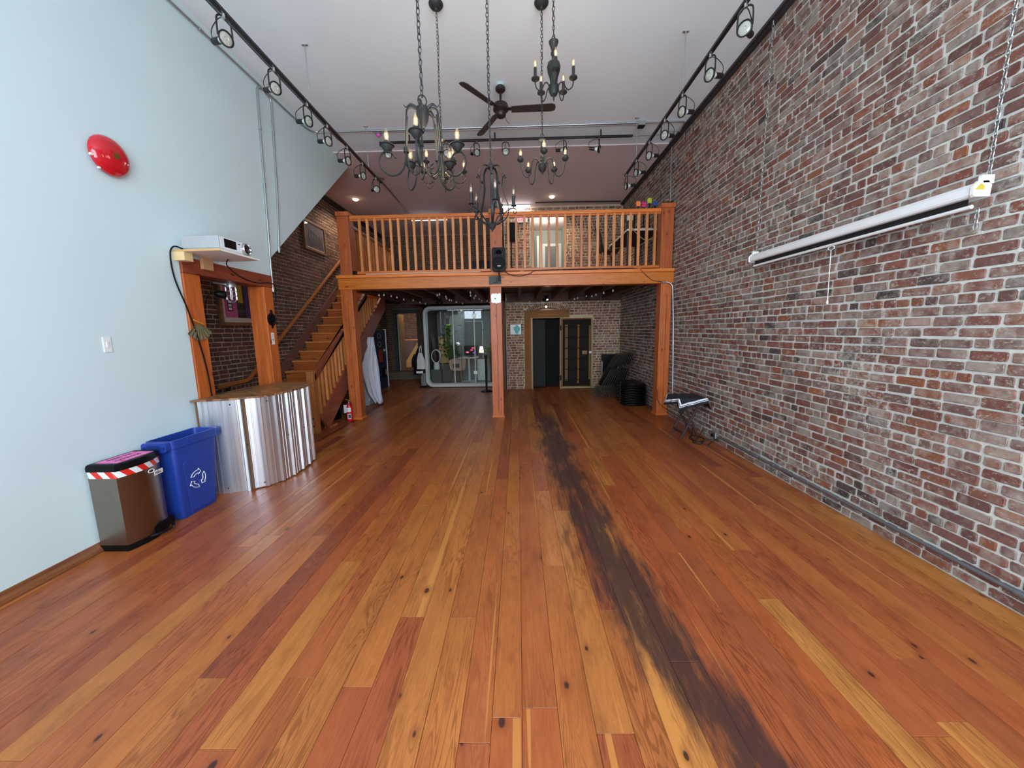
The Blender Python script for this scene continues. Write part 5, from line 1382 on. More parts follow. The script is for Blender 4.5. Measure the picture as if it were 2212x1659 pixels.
# ------------------------------------------------------------------ ceiling fan
fn = thing('ceiling_fan', 'dark bronze three-blade ceiling fan', 'ceiling fan', (-0.165, 4.95, H))
M_FAN = pm('fan_bronze', (58, 48, 46), 0.35, 0.6)
G().lathe([(0.05, 0), (0.05, -0.03)], n=20).build('ceiling_collar', pm('fan_collar_pale', (168, 190, 190), 0.4), fn, 40)
G().lathe([(0.052, -0.03), (0.062, -0.045), (0.058, -0.07), (0.03, -0.095), (0.012, -0.1)], n=22).build('canopy', M_FAN, fn, 35)
G().cyl((0, 0, -0.09), (0, 0, -0.2), 0.014).build('down_rod', M_FAN, fn, 40)
G().lathe([(0.02, -0.19), (0.045, -0.2), (0.085, -0.225), (0.095, -0.25), (0.095, -0.29), (0.07, -0.31), (0.062, -0.315), (0.062, -0.345), (0.05, -0.365), (0.02, -0.38), (0.004, -0.382)], n=28).build('motor', M_FAN, fn, 35)
for ang in (232, 358, 119):
    R = rz(math.radians(ang))
    bl = [(0.13, -0.045), (0.62, -0.055), (0.66, -0.04), (0.67, 0.0), (0.66, 0.04), (0.62, 0.055), (0.13, 0.045)]
    tw = R @ place((0, 0, -0.285)) @ Matrix.Rotation(math.radians(-14), 4, 'X')
    b_ = G().prism(bl, -0.004, 0.004, 'z', M=tw).build('blade', pm('fan_blade_dark', (54, 44, 42), 0.5), fn)
    G().box(0.08, 0.2, -0.02, 0.02, 0.004, 0.012, M=tw).build('blade_iron', M_FAN, b_)
G().tube(smooth_path([(0.05, -0.03, -0.37), (0.07, -0.02, -0.42), (0.10, 0.0, -0.44)], 6), 0.003, 5).build('pull_wire', M_FAN, fn)

# ------------------------------------------------------------------ lamps on the rear ceiling
def can_light(label, x, y):
    t = thing('recessed_light', label, 'ceiling light', (x, y, H - 0.015))
    G().lathe([(0.075, 0.0), (0.075, -0.006), (0.055, -0.008)], n=28).build('trim_ring', M_WHITEP, t, 40)
    G().lathe([(0.062, -0.007), (0.05, -0.03), (0.025, -0.042), (0.004, -0.045)], n=24).build('diffuser', pm('lit_diffuser_warm', (255, 236, 200), 0.5, emit=(255, 226, 180), es=10), t, 60)
    L = bpy.data.lights.new('downlight', 'SPOT'); L.energy = 80; L.color = (1.0, 0.84, 0.62); L.spot_size = math.radians(150); L.spot_blend = 0.6; L.shadow_soft_size = 0.05
    o = bpy.data.objects.new('downlight', L); C.objects.link(o); o.parent = t; o.location = (0, 0, -0.06)
can_light('lit recessed ceiling light over the stairs', -3.55, 8.61)
can_light('lit recessed ceiling light above the upstairs doorway', 0.81, 8.75)
def tube_light(label, x, y, L_, e):
    t = thing('tube_light', label, 'ceiling light', (x, y, H - 0.015))
    G().box(-L_ / 2, L_ / 2, -0.05, 0.05, -0.03, 0).build('housing', M_WHITEP, t, bev=0.004)
    for s in (-0.028, 0.028):
        G().cyl((-L_ / 2 + 0.02, s, -0.042), (L_ / 2 - 0.02, s, -0.042), 0.012, 10).build('tube', pm('lit_tube_white', (250, 250, 246), 0.5, emit=(246, 250, 255), es=e), t, 50)
tube_light('lit fluorescent fitting behind the railing on the left', -2.27, 10.1, 0.96, 30)
tube_light('lit fluorescent fitting behind the railing right of the centre post', 0.0, 9.27, 0.7, 4)
conduit('dark cable duct along the rear ceiling above the upstairs doorway', [(0.45, 9.1, H - 0.03), (1.1, 9.1, H - 0.03), (2.45, 9.15, H - 0.03)], 0.014, M_DARK)

# ------------------------------------------------------------------ loudspeaker on the centre post
sk = thing('loudspeaker', 'black two-way loudspeaker mounted on the centre post', 'loudspeaker', (-0.285, YM - 0.13, 2.44))
lfp = rrect(-0.112, 0.112, 0.0, 0.365, 0.04, 5)
g = G(); loft(g, [[(x * 0.72, 0.09, z * 0.94 + 0.01) for x, z in lfp], [(x, -0.05, z) for x, z in lfp], [(x * 0.97, -0.085, z * 0.98 + 0.004) for x, z in lfp]])
g.build('cabinet', M_BLK, sk, 35)
Ry = rot_to((0, -1, 0))
G().lathe([(0.098, 0.0), (0.1, 0.008), (0.09, 0.012), (0.085, 0.010), (0.05, 0.013), (0.03, 0.014), (0.004, 0.0145)], n=32, M=place((0, -0.085, 0.125), Ry)).build('woofer', pm('speaker_grille', (17, 17, 18), 0.7, spec=0.2), sk, 40)
G().lathe([(0.06, 0.0), (0.056, 0.008), (0.022, -0.004), (0.012, 0.002)], n=26, M=place((0, -0.085, 0.29), Ry) @ Matrix.Scale(0.62, 4, (0, 1, 0))).build('horn', M_BLK, sk, 40)
G().box(-0.02, 0.03, -0.100, -0.096, 0.07, 0.082).build('logo_plate', M_WHITEP, sk)
bk = thing('speaker_bracket', 'grey steel bracket plate holding the loudspeaker on the beam', 'bracket', (-0.362, YM - 0.014, 2.325))
G().box(-0.1, 0.1, -0.012, 0.0, -0.065, 0.065).build('plate', pm('bracket_grey', (52, 54, 52), 0.5, 0.2), bk, bev=0.002)
G().box(-0.015, 0.03, -0.06, -0.012, -0.04, 0.04).cyl((0.075, -0.10, -0.03), (0.075, -0.10, 0.12), 0.013).build('arm', M_DARK, bk)
cord('black speaker cable drooping along the beam', [(-0.22, YM - 0.07, 2.47), (-0.12, YM - 0.045, 2.41), (0.05, YM - 0.042, 2.38), (0.22, YM - 0.04, 2.42), (0.34, YM - 0.04, 2.463), (0.9, YM - 0.03, 2.472), (1.9, YM - 0.03, 2.47)], 0.006)
cord('thin black cable falling across the beam near the right post', [(2.0, YM - 0.038, 2.455), (2.1, YM - 0.038, 2.36), (2.22, YM - 0.03, 2.27), (2.39, YM - 0.03, 2.236)], 0.004)
cord('pale rope light lying along the left half of the beam', [(-2.5, YM - 0.02, 2.463), (-1.9, YM - 0.028, 2.466), (-1.2, YM - 0.02, 2.464), (-0.6, YM - 0.026, 2.466)], 0.006, pm('rope_light', (206, 196, 180), 0.4))
wp = thing('white_plaque', 'white tooth-shaped plaque near the top of the centre post', 'plaque', (-0.352, YM - 0.004, 2.03))
tooth = [(-0.078, 0.07), (-0.05, 0.085), (-0.03, 0.075), (0.0, 0.085), (0.03, 0.07), (0.055, 0.088), (0.078, 0.08), (0.082, 0.03), (0.078, -0.06), (0.05, -0.078), (0.02, -0.072), (0.005, -0.09), (-0.012, -0.072), (-0.06, -0.075), (-0.08, -0.06), (-0.085, 0.03)]
G().prism(tooth, -0.014, 0.0, 'y').build('plate', pm('plaque_white', (250, 250, 250), 0.3), wp, bev=0.003)
G().lathe([(0.012, 0), (0.008, 0.012), (0.002, 0.014)], n=10, M=place((-0.015, -0.014, 0.0), Ry)).build('knob', M_DARK, wp)
fs_ = thing('floor_speaker', 'tiny black speaker on the left end of the mezzanine edge', 'speaker', (-2.69, YM - 0.02, 2.458))
G().box(-0.028, 0.028, 0.0, 0.05, 0, 0.062).build('cabinet', M_BLK, fs_, bev=0.004)
G().lathe([(0.018, 0), (0.018, 0.004), (0.006, 0.001)], n=14, M=place((0, 0, 0.033), Ry)).build('cone', pm('speaker_grille', (17, 17, 18), 0.7, spec=0.2), fs_)

# ------------------------------------------------------------------ under the mezzanine
M_GLOBE = pm('globe_white', (214, 212, 206), 0.35)
def strand(label, pts, n):
    t = thing('string_lights', label, 'string lights', pts[0])
    o = Vector(pts[0]); P = [p - o for p in smooth_path(pts, 8)]
    G().tube(P, 0.004, 5).build('wire', M_CORD, t)
    for i in range(n):
        p = P[max(0, min(len(P) - 1, int((i + 0.5 + random.uniform(-0.35, 0.35)) / n * (len(P) - 1))))] + Vector((random.uniform(-.05, .05), 0, random.uniform(-0.02, 0.01)))
        G().lathe([(0.006, 0), (0.007, -0.012), (0.014, -0.02), (0.017, -0.03), (0.013, -0.042), (0.003, -0.047)], p, 12).build('globe', M_GLOBE, t, 60)
zt = 2.222
strand('string of small white globes under the joists left of the centre post', [(-2.6, 6.7, zt), (-2.35, 7.2, zt - 0.02), (-2.25, 8.0, zt - 0.02), (-2.2, 9.3, zt - 0.02)], 8)
strand('string of small white globes in the middle of the left joists', [(-1.5, 6.8, zt), (-1.45, 7.5, zt - 0.02), (-1.4, 8.4, zt - 0.02), (-1.3, 9.4, zt - 0.01)], 8)
strand('string of small white globes beside the centre post joists', [(-0.9, 6.8, zt), (-0.85, 7.5, zt - 0.02), (-0.75, 8.4, zt - 0.02), (-0.65, 9.4, zt - 0.01)], 8)
strand('string of small white globes along the top of the vault wall', [(0.2, 9.3, zt - 0.012), (0.8, 9.28, zt - 0.02), (1.5, 9.28, zt - 0.02), (2.3, 9.3, zt - 0.012)], 7)
strand('string of small white globes slanting under the right joists', [(1.2, 8.6, zt - 0.01), (1.45, 7.9, zt - 0.02), (1.6, 7.3, zt - 0.02), (1.75, 6.8, zt)], 7)
conduit('silver conduit strung along the top of the vault wall', [(-0.28, 9.34, 2.14), (0.3, 9.34, 2.155), (0.55, 9.34, 2.15), (0.75, 9.34, 2.17), (1.32, 9.34, 2.175)], 0.009)
def spot_lamp(label, x, y, z, dirs, energy=18.0):
    t = thing('spot_cluster', label, 'lamp', (x, y, z))
    G().lathe([(0.06, 0), (0.06, -0.02), (0.02, -0.03)], n=18).build('base', M_BLK, t, 40)
    for d in dirs:
        d = Vector(d).normalized(); c = Vector((d.x * 0.07, d.y * 0.07, -0.075))
        G().cyl((0, 0, -0.02), c, 0.007, 6).build('arm', M_BLK, t)
        sh_ = G().lathe([(0.018, -0.05), (0.026, -0.04), (0.036, 0.03), (0.034, 0.034), (0.03, 0.03)], n=16, M=place(c, rot_to(d))).build('shade', M_BLK, t, 40)
        G().lathe([(0.03, 0.02), (0.02, 0.03), (0.003, 0.033)], n=14, M=place(c, rot_to(d))).build('bulb', pm('spot_bulb_lit', (255, 250, 240), 0.4, emit=(255, 236, 204), es=14), t, 60)
        L = bpy.data.lights.new('spot_light', 'SPOT'); L.energy = energy; L.color = (1.0, 0.93, 0.84); L.spot_size = math.radians(120); L.spot_blend = 0.8; L.shadow_soft_size = 0.03
        o = bpy.data.objects.new('spot_light', L); C.objects.link(o); o.parent = t; o.matrix_local = place(c + d * 0.05, (-d).to_track_quat('Z', 'Y').to_matrix().to_4x4())
spot_lamp('black ceiling fitting with lit spot bulbs under the right joists', 0.62, 8.1, 2.231, [(0.5, 0.6, -0.6), (-0.5, 0.5, -0.6), (0.2, -0.6, -0.7)], 9)
bf = thing('bulkhead_fitting', 'small chrome lamp hanging in front of the vault arch', 'lamp', (0.70, 9.2, 2.232))
G().cyl((0, 0, 0), (0, 0, -0.12), 0.006).build('stem', M_CHROME, bf); G().lathe([(0.012, -0.12), (0.02, -0.13), (0.02, -0.15), (0.012, -0.155)], n=12).build('socket', M_CHROME, bf, 40)
G().lathe([(0.01, -0.15), (0.024, -0.172), (0.02, -0.192), (0.004, -0.2)], n=14).build('bulb', pm('spot_bulb_lit', (255, 250, 240), 0.4, emit=(255, 236, 204), es=14), bf, 60)
spot_lamp('black ceiling fitting with spot bulbs under the left joists', -1.75, 8.4, 2.231, [(0.5, 0.4, -0.7), (-0.5, 0.3, -0.7)], 6)

# ------------------------------------------------------------------ glazed meeting pod
PX0, PX1, PY0, PY1, PZ0, PZ1 = -2.50, -0.50, 9.80, 11.30, 0.015, 2.165
pod = thing('meeting_pod', 'glass-fronted meeting pod with pale rounded frame under the mezzanine', 'meeting pod', ((PX0 + PX1) / 2, PY0, 0))
pcx = (PX0 + PX1) / 2
def prr(inset, r): return [(x - pcx, z) for x, z in rrect(PX0 + inset, PX1 - inset, PZ0 + inset, PZ1 - inset, r, 8)]
M_POD = pm('pod_frame_pale_grey', (196, 200, 198), 0.35, var=0.03)
def frame_ring(out, inn, y0, y1):
    g = G(); n = len(out)
    vs = [(x, y0, z) for x, z in out] + [(x, y0, z) for x, z in inn] + [(x, y1, z) for x, z in out] + [(x, y1, z) for x, z in inn]
    fs = []
    for i in range(n):
        j = (i + 1) % n
        fs += [(i, j, n + j, n + i), (2 * n + i, 3 * n + i, 3 * n + j, 2 * n + j), (i, 2 * n + i, 2 * n + j, j), (n + i, n + j, 3 * n + j, 3 * n + i)]
    return g.add(vs, fs)
frame_ring(prr(0, 0.20), prr(0.075, 0.14), 0.0, 0.12).build('outer_frame', M_POD, pod, 40, bev=0.012)
frame_ring(prr(0.075, 0.14), prr(0.105, 0.11), 0.035, 0.10).build('inner_frame', pm('pod_gasket_grey', (150, 156, 156), 0.4), pod, 40)
frame_ring(prr(0.0, 0.20), prr(0.05, 0.16), 0.12, PY1 - PY0).build('shell', pm('pod_shell_dark', (44, 44, 46), 0.7), pod, 40)
G().box(PX0 + 0.06 - pcx, PX1 - 0.06 - pcx, PY1 - PY0 - 0.05, PY1 - PY0, PZ0 + 0.05, PZ1 - 0.05).build('back_panel', pm('pod_felt_grey', (108, 112, 112), 0.9), pod)
G().box(PX0 + 0.05 - pcx, PX1 - 0.05 - pcx, 0.12, PY1 - PY0 - 0.05, PZ0 + 0.045, PZ0 + 0.055).build('carpet', pm('pod_carpet_blue_grey', (92, 100, 112), 0.95, var=0.3, scale=60), pod)
M_PGL = glass('pod_glass', (0.90, 0.94, 0.93), 1.6)
G().box(-0.5, 0.5, 0.5, 0.9, PZ1 - 0.062, PZ1 - 0.05).build('fill_panel', pm('pod_fill_glow', (250, 250, 244), 0.5, emit=(244, 250, 255), es=5), pod)  # glowing panel added to brighten the pod interior and its plants
m1, m2 = -1.715 - pcx, -1.155 - pcx
zi0, zi1 = PZ0 + 0.10, PZ1 - 0.10
for (a, b) in ((PX0 + 0.10 - pcx, m1 - 0.013), (m1 + 0.013, m2 - 0.012), (m2 + 0.012, PX1 - 0.10 - pcx)):
    G().box(a, b, 0.06, 0.07, zi0, zi1).build('pane', M_PGL, pod)
for x in (m1, m2):
    G().box(x - 0.014, x + 0.014, 0.045, 0.085, zi0, zi1).build('mullion', M_POD, pod, bev=0.003)
hd_ = G().lathe([(0.05, 0.0), (0.05, 0.008), (0.03, 0.012)], n=20, M=place((m1 + 0.09, 0.045, 1.17), rot_to((0, -1, 0))) @ Matrix.Scale(1.3, 4, (1, 0, 0)))
hd_.build('lock_plate', M_CHROME, pod, 40)
G().cyl((m1 + 0.09, 0.04, 1.17), (m1 + 0.09, -0.01, 1.17), 0.012).cyl((m1 + 0.08, -0.008, 1.17), (m1 + 0.2, -0.008, 1.17), 0.01).build('handle', M_CHROME, pod, 40)
G().tube([(m1 + 0.2, 0.02, 1.12), (m1 + 0.2, 0.02, 0.3)], 0.009, 8).build('pull_bar', M_CHROME, pod, 40)
for z in (zi0 + 0.28, zi1 - 0.16):
    G().box(m2 - 0.05, m2 + 0.05, 0.035, 0.095, z - 0.045, z + 0.045).build('patch_hinge', pm('hinge_plate', (188, 190, 182), 0.3, 0.6), pod, bev=0.003)
M_FLOORZ = PZ0 + 0.055
# planter with plants
M_PLT = pm('planter_taupe', (104, 96, 92), 0.8)
pt = thing('planter_box', 'long taupe planter box inside the pod', 'planter', (-2.02, 10.55, M_FLOORZ))
G().box(-0.34, 0.34, -0.18, 0.18, 0, 0.52).build('box', M_PLT, pt, bev=0.01)
G().box(-0.32, 0.32, -0.16, 0.16, 0.50, 0.515).build('soil', pm('soil_dark', (42, 32, 26), 0.95, var=0.4, scale=50), pt)
def leaf_geo(L, w, rng):
    n = 5; rows = []
    for i in range(n + 1):
        t = i / n; ww = w * math.sin(PI * min(0.98, 0.06 + t * 0.94)) ** 0.8
        z = 0.35 * L * math.sin(t * 1.6) - 0.25 * L * t * t
        rows.append([Vector((-ww / 2, t * L, z + 0.15 * ww)), Vector((0, t * L, z)), Vector((ww / 2, t * L, z + 0.15 * ww))])
    return G().grid(rows)
LM = pm('leaf_green', (96, 142, 52), 0.4, var=0.35, scale=8)
leaf_me = []
rl = random.Random(5)
for k in range(4):
    me = leaf_geo(0.15, 0.07 + 0.01 * k, rl).mesh('leaf', 60); me.materials.append(LM); leaf_me.append(me)
def plant(name, label, loc, h, n, spread):
    t = thing(name, label, 'plant', loc)
    for s in range(4):
        a = s * PI / 2 + 0.4
        e = Vector((spread * 0.5 * math.cos(a), spread * 0.4 * math.sin(a), h * rl.uniform(0.7, 1.0)))
        st_ = [Vector((0.06 * math.cos(a), 0.06 * math.sin(a), 0)), e * 0.5 + Vector((0.02, 0.02, 0.05)), e]
        G().tube(smooth_path(st_, 4), 0.007, 5).build('stem', pm('stem_green', (70, 88, 40), 0.6), t)
    for i in range(n):
        o = bpy.data.objects.new('leaf', rl.choice(leaf_me)); C.objects.link(o); o.parent = t
        f = rl.random() ** 0.7; a = rl.uniform(0, 2 * PI)
        r = spread * 0.45 * rl.random()
        o.location = (r * math.cos(a), 0.6 * r * math.sin(a), h * (0.15 + 0.85 * f))
        o.rotation_euler = (rl.uniform(-0.6, 0.5), rl.uniform(-0.3, 0.3), rl.uniform(0, 2 * PI)); s_ = rl.uniform(0.8, 1.5); o.scale = (s_, s_, s_)
plant('pothos_plant', 'tall leafy green plant growing from the planter in the pod', (-1.92, 10.55, M_FLOORZ + 0.515), 1.05, 120, 0.62)
plant('leafy_plant', 'small leafy green plant at the right end of the pod', (-0.78, 10.6, M_FLOORZ + 0.50), 0.55, 34, 0.32)
pt2 = thing('plant_stand', 'plain taupe plant stand at the right end of the pod', 'planter', (-0.78, 10.6, M_FLOORZ))
G().box(-0.14, 0.14, -0.14, 0.14, 0, 0.5).build('box', M_PLT, pt2, bev=0.01)
wc = thing('wood_panel', 'carved light wood panel leaning behind the planter in the pod', 'decor', (-2.19, 10.85, M_FLOORZ))
G().prism([(-0.14, 0), (0.14, 0), (0.14, 1.28), (0.1, 1.26), (0.06, 1.3), (0.0, 1.27), (-0.06, 1.31), (-0.1, 1.27), (-0.14, 1.3)], -0.012, 0.012, 'y').build('board', pm('carved_wood', (224, 178, 116), 0.6, var=0.3, scale=16), wc)
for k in range(5):
    G().lathe([(0.035, 0), (0.02, 0.004)], n=12, M=place((rl.uniform(-0.08, 0.08), -0.012, 0.75 + 0.1 * k), rot_to((0, -1, 0)))).build('cut_out', pm('cutout_dark', (48, 42, 26), 0.8), wc)
ch_ = thing('shell_chair', 'blush tub chair half hidden beside the planter', 'chair', (-1.70, 10.25, M_FLOORZ))
rows = []
for i in range(9):
    a = math.radians(-10 + 200 * i / 8); rows.append([Vector((0.22 * math.cos(a) * k, 0.2 * math.sin(a) * k, z)) for k, z in ((0.55, 0.34), (0.9, 0.38), (1.0, 0.5), (1.05, 0.62 + 0.06 * math.sin(a)))])
G().grid(rows).build('shell', pm('chair_blush', (216, 180, 160), 0.6), ch_, 60, thick=0.015)
G().lathe([(0.17, 0.36), (0.17, 0.40), (0.1, 0.41)], n=18).build('seat', pm('chair_blush', (216, 180, 160), 0.6), ch_)
for (x, y) in ((-0.13, -0.13), (0.13, -0.13), (-0.13, 0.13), (0.13, 0.13)):
    G().cyl((x * 0.6, y * 0.6, 0.36), (x, y, 0), 0.01).build('leg', M_BAL, ch_)
bfan = thing('bladeless_fan', 'white bladeless fan with hoop head standing at the pod front', 'fan', (-2.27, 10.15, M_FLOORZ + 0.40))
G().lathe([(0.085, 0), (0.085, 0.03), (0.078, 0.15), (0.06, 0.19)], n=22).build('base', M_WHITEP, bfan, 40)
hoop = G()
nn = 28
vs = []; fs = []
for i in range(nn):
    a = 2 * PI * i / nn
    for (r, y) in ((1.0, -0.05), (1.06, 0.06), (0.96, 0.06), (0.90, -0.045)):
        vs.append((0.125 * r * math.cos(a), y, 0.36 + 0.185 * r * math.sin(a)))
for i in range(nn):
    for j in range(4): fs.append((i * 4 + j, i * 4 + (j + 1) % 4, ((i + 1) % nn) * 4 + (j + 1) % 4, ((i + 1) % nn) * 4 + j))
hoop.add(vs, fs).build('hoop', M_WHITEP, bfan, 40)
fst = tag(G().box(-0.14, 0.14, -0.13, 0.13, 0, 0.40).build('side_cube', M_PLT, loc=(-2.27, 10.15, M_FLOORZ), bev=0.006), 'dark taupe cube carrying the bladeless fan in the pod', 'table')
dk_ = thing('standing_desk', 'white pedestal desk in the middle of the pod', 'desk', (-1.43, 10.62, M_FLOORZ))
G().box(-0.27, 0.27, -0.24, 0.24, 0.665, 0.69).build('top', M_WHITEP, dk_, bev=0.004); G().cyl((0, 0, 0.02), (0, 0, 0.665), 0.035).build('column', M_WHITEP, dk_, 40)
G().box(-0.2, 0.2, -0.2, 0.2, 0, 0.02).build('foot', M_WHITEP, dk_, bev=0.006)
mo = thing('monitor', 'black monitor glowing pink and violet on the pod desk', 'monitor', (-1.36, 10.62, M_FLOORZ + 0.69))
G().box(-0.2, 0.2, -0.012, 0.015, 0.05, 0.33).build('bezel', M_BLK, mo, bev=0.004); G().box(-0.08, 0.08, -0.06, 0.06, 0, 0.012).cyl((0, 0.02, 0.01), (0, 0.02, 0.1), 0.015).build('stand', M_BLK, mo)
for i, (x, z, c) in enumerate(((-0.1, 0.14, (255, 90, 160)), (0.02, 0.2, (230, 50, 110)), (0.1, 0.12, (140, 60, 220)), (0.06, 0.26, (220, 60, 90)))):
    G().prism([(x + 0.045 * math.cos(a), z + 0.025 * math.sin(a)) for a in [2 * PI * k / 12 for k in range(12)]], -0.0135, -0.012, 'y').build('screen_glow', pm('screen_%d' % i, c, 0.5, emit=c, es=1.2), mo)
tlp = thing('table_lamp', 'small lit lamp with pale shade behind the pod desk', 'lamp', (-1.08, 10.85, M_FLOORZ + 0.6))
G().box(-0.12, 0.12, -0.12, 0.12, -0.6, 0.0).build('plinth', M_WHITEP, tlp); G().cyl((0, 0, 0), (0, 0, 0.22), 0.012).build('stem', M_CHROME, tlp)
G().lathe([(0.07, 0.2), (0.045, 0.38)], n=20).build('shade', pm('lamp_shade_lit', (250, 226, 206), 0.7, emit=(255, 214, 180), es=2.5), tlp, 40)
# stanchion and jackets beside the pod
sn = thing('stanchion', 'black belt stanchion post in front of the pod', 'stanchion', (-0.80, 9.05, 0))
G().lathe([(0.15, 0), (0.15, 0.012), (0.12, 0.03), (0.03, 0.036)], n=28).build('base', M_BLK, sn, 40); G().cyl((0, 0, 0.03), (0, 0, 0.86), 0.026, 16).build('pole', M_BLK, sn, 40)
G().lathe([(0.034, 0.84), (0.034, 0.91), (0.02, 0.915)], n=18).build('belt_head', M_BLK, sn, 40)
jk = thing('coat_stand', 'black coat hooks post beside the pod', 'coat stand', (-2.64, 9.90, 0))
G().cyl((0, 0.06, 0.0), (0, 0.06, 1.2), 0.014).lathe([(0.11, 0), (0.1, 0.015), (0.02, 0.02)], (0, 0.06, 0), 20).build('pole', M_DARK, jk)
G().cyl((-0.1, 0.06, 1.14), (0.1, 0.06, 1.14), 0.008).build('hook_bar', M_DARK, jk)
def hang(name, label, mat, x, z0, z1, w0, w1, y=-0.02, cat='clothing', depth=0.05):
    t = thing(name, label, cat, (-2.64 + x, 9.90 + y, z0))
    rows = []
    for i in range(9):
        f = i / 8; r = []
        for j in range(21):
            a = 2 * PI * j / 20; ww = (w0 + (w1 - w0) * min(1, f * 2.2)) * (1 + 0.10 * math.sin(5 * a + 2 * f))
            r.append(Vector((ww * math.cos(a), depth * (1 + 0.2 * math.sin(4 * a)) * math.sin(a), (z1 - z0) * (1 - f))))
        rows.append(r)
    G().grid(rows).build('body', mat, t, 60)
    return t
j1 = hang('black_jacket', 'black jacket with white lettering hanging beside the pod', M_BLK, -0.03, 0.36, 1.08, 0.03, 0.17)
G().box(-0.08, 0.10, -0.062, -0.058, 0.04, 0.10).build('white_band', M_WHITEP, j1)
G().tube(smooth_path([(-0.1, 0, 0.55), (-0.17, -0.01, 0.4), (-0.18, -0.01, 0.2)], 5), 0.035, 8).build('sleeve', M_BLK, j1, 60)
b1 = hang('tote_bag', 'white cloth tote bag hanging over the black jacket', pm('tote_white', (206, 208, 206), 0.8), 0.03, 0.52, 0.95, 0.05, 0.105, -0.13, 'bag', 0.03)
for s in (-0.03, 0.03):
    G().tube(smooth_path([(s, 0.0, 0.38), (s * 0.7, 0.06, 0.55), (0, 0.13, 0.625)], 5), 0.012, 6).build('strap', pm('tote_white', (206, 208, 206), 0.8), b1)
j2 = hang('printed_garment', 'black and white printed garment hanging low beside the pod', pm('print_black_white', (120, 120, 120), 0.8, var=0.9, scale=26), 0.07, 0.06, 0.40, 0.06, 0.08, -0.03)

# ------------------------------------------------------------------ under the stairs
fe = thing('fire_extinguisher', 'red fire extinguisher with white labels at the left timber post', 'fire extinguisher', (-2.93, 6.18, 0))
M_FE = pm('extinguisher_red', (206, 22, 34), 0.25, coat=0.4)
G().lathe([(0.048, 0), (0.052, 0.006), (0.053, 0.02), (0.053, 0.25), (0.046, 0.285), (0.024, 0.305), (0.02, 0.315)], n=24).build('cylinder', M_FE, fe, 40)
G().lathe([(0.02, 0.31), (0.022, 0.33), (0.016, 0.345)], n=14).box(-0.012, 0.012, -0.014, 0.014, 0.335, 0.355).build('valve', M_CHROME, fe)
G().bar([(-0.06, -0.01, 0.385), (0.0, -0.01, 0.37), (0.03, -0.01, 0.35)], 0.018, 0.008, (0, 1, 0)).build('lever', pm('brass', (190, 160, 90), 0.3, 0.8), fe)
G().tube(smooth_path([(0.01, -0.02, 0.34), (0.05, -0.04, 0.32), (0.058, -0.045, 0.27)], 6), 0.008, 7).build('hose', M_DARK, fe)
def wrap(g, r, a0, a1, z0, z1, n=8):
    return g.grid([[Vector((r * math.cos(a0 + (a1 - a0) * i / n), r * math.sin(a0 + (a1 - a0) * i / n), z)) for i in range(n + 1)] for z in (z0, z1)])
wrap(G(), 0.0542, math.radians(-140), math.radians(-40), 0.165, 0.24).build('label', M_WHITEP, fe, 60)
wrap(G(), 0.0542, math.radians(-105), math.radians(-40), 0.045, 0.13).build('label', M_WHITEP, fe, 60)
wrap(G(), 0.0546, math.radians(-90), math.radians(-45), 0.06, 0.12).build('label_print', pm('label_navy', (44, 52, 84), 0.5, var=0.5, scale=60), fe, 60)
G().box(-0.075, -0.02, -0.045, -0.042, 0.15, 0.29).build('tag', pm('tag_paper', (206, 214, 222), 0.6), fe)
cbn = thing('storage_cabinet', 'pale grey storage cabinet under the stairs', 'cabinet', (-3.30, 7.72, 0))
G().box(-0.17, 0.165, -0.21, 0.3, 0, 0.68).build('body', pm('cabinet_grey_blue', (160, 170, 178), 0.5), cbn, bev=0.006)
G().box(0.165, 0.172, -0.2, 0.29, 0.02, 0.66).build('door', pm('cabinet_grey_blue', (160, 170, 178), 0.5), cbn, bev=0.002)
for k in range(4): G().box(0.168, 0.185, -0.205, -0.19, 0.1 + 0.14 * k, 0.16 + 0.14 * k).build('hinge', M_WHITEP, cbn)
# white sheet hung from the stringer
def sheet():
    L, N = 16, 30; rows = []
    for i in range(L + 1):
        f = i / L; r = []
        z = 1.42 - 1.37 * f
        xa = -3.02 - 0.20 * min(1, f * 2.2) * (1 - max(0, f - 0.45) * 1.5)
        xb = -2.93 + 0.10 * f
        if f > 0.85: xa += (f - 0.85) * 0.6
        for j in range(N + 1):
            t = j / N
            y = 7.58 + 0.035 * math.sin(t * 22 + f * 3) * (0.4 + 0.6 * f) + 0.05 * math.sin(t * PI) * f + 0.10 * t
            r.append(Vector((xa + (xb - xa) * t + 0.012 * math.sin(t * 17 + f * 7), y - 0.17, z + 0.03 * math.sin(t * 9) * f)))
        rows.append(r)
    return rows
shd = thing('draped_sheet', 'white bedsheet hanging in folds under the stair stringer', 'sheet', (-3.0, 7.5, 0))
g = G().grid(sheet()); g.v = [v - Vector((-3.0, 7.5, 0)) for v in g.v]
g.build('cloth', pm('sheet_lilac_white', (204, 204, 214), 0.85, var=0.05), shd, 60, thick=0.004)
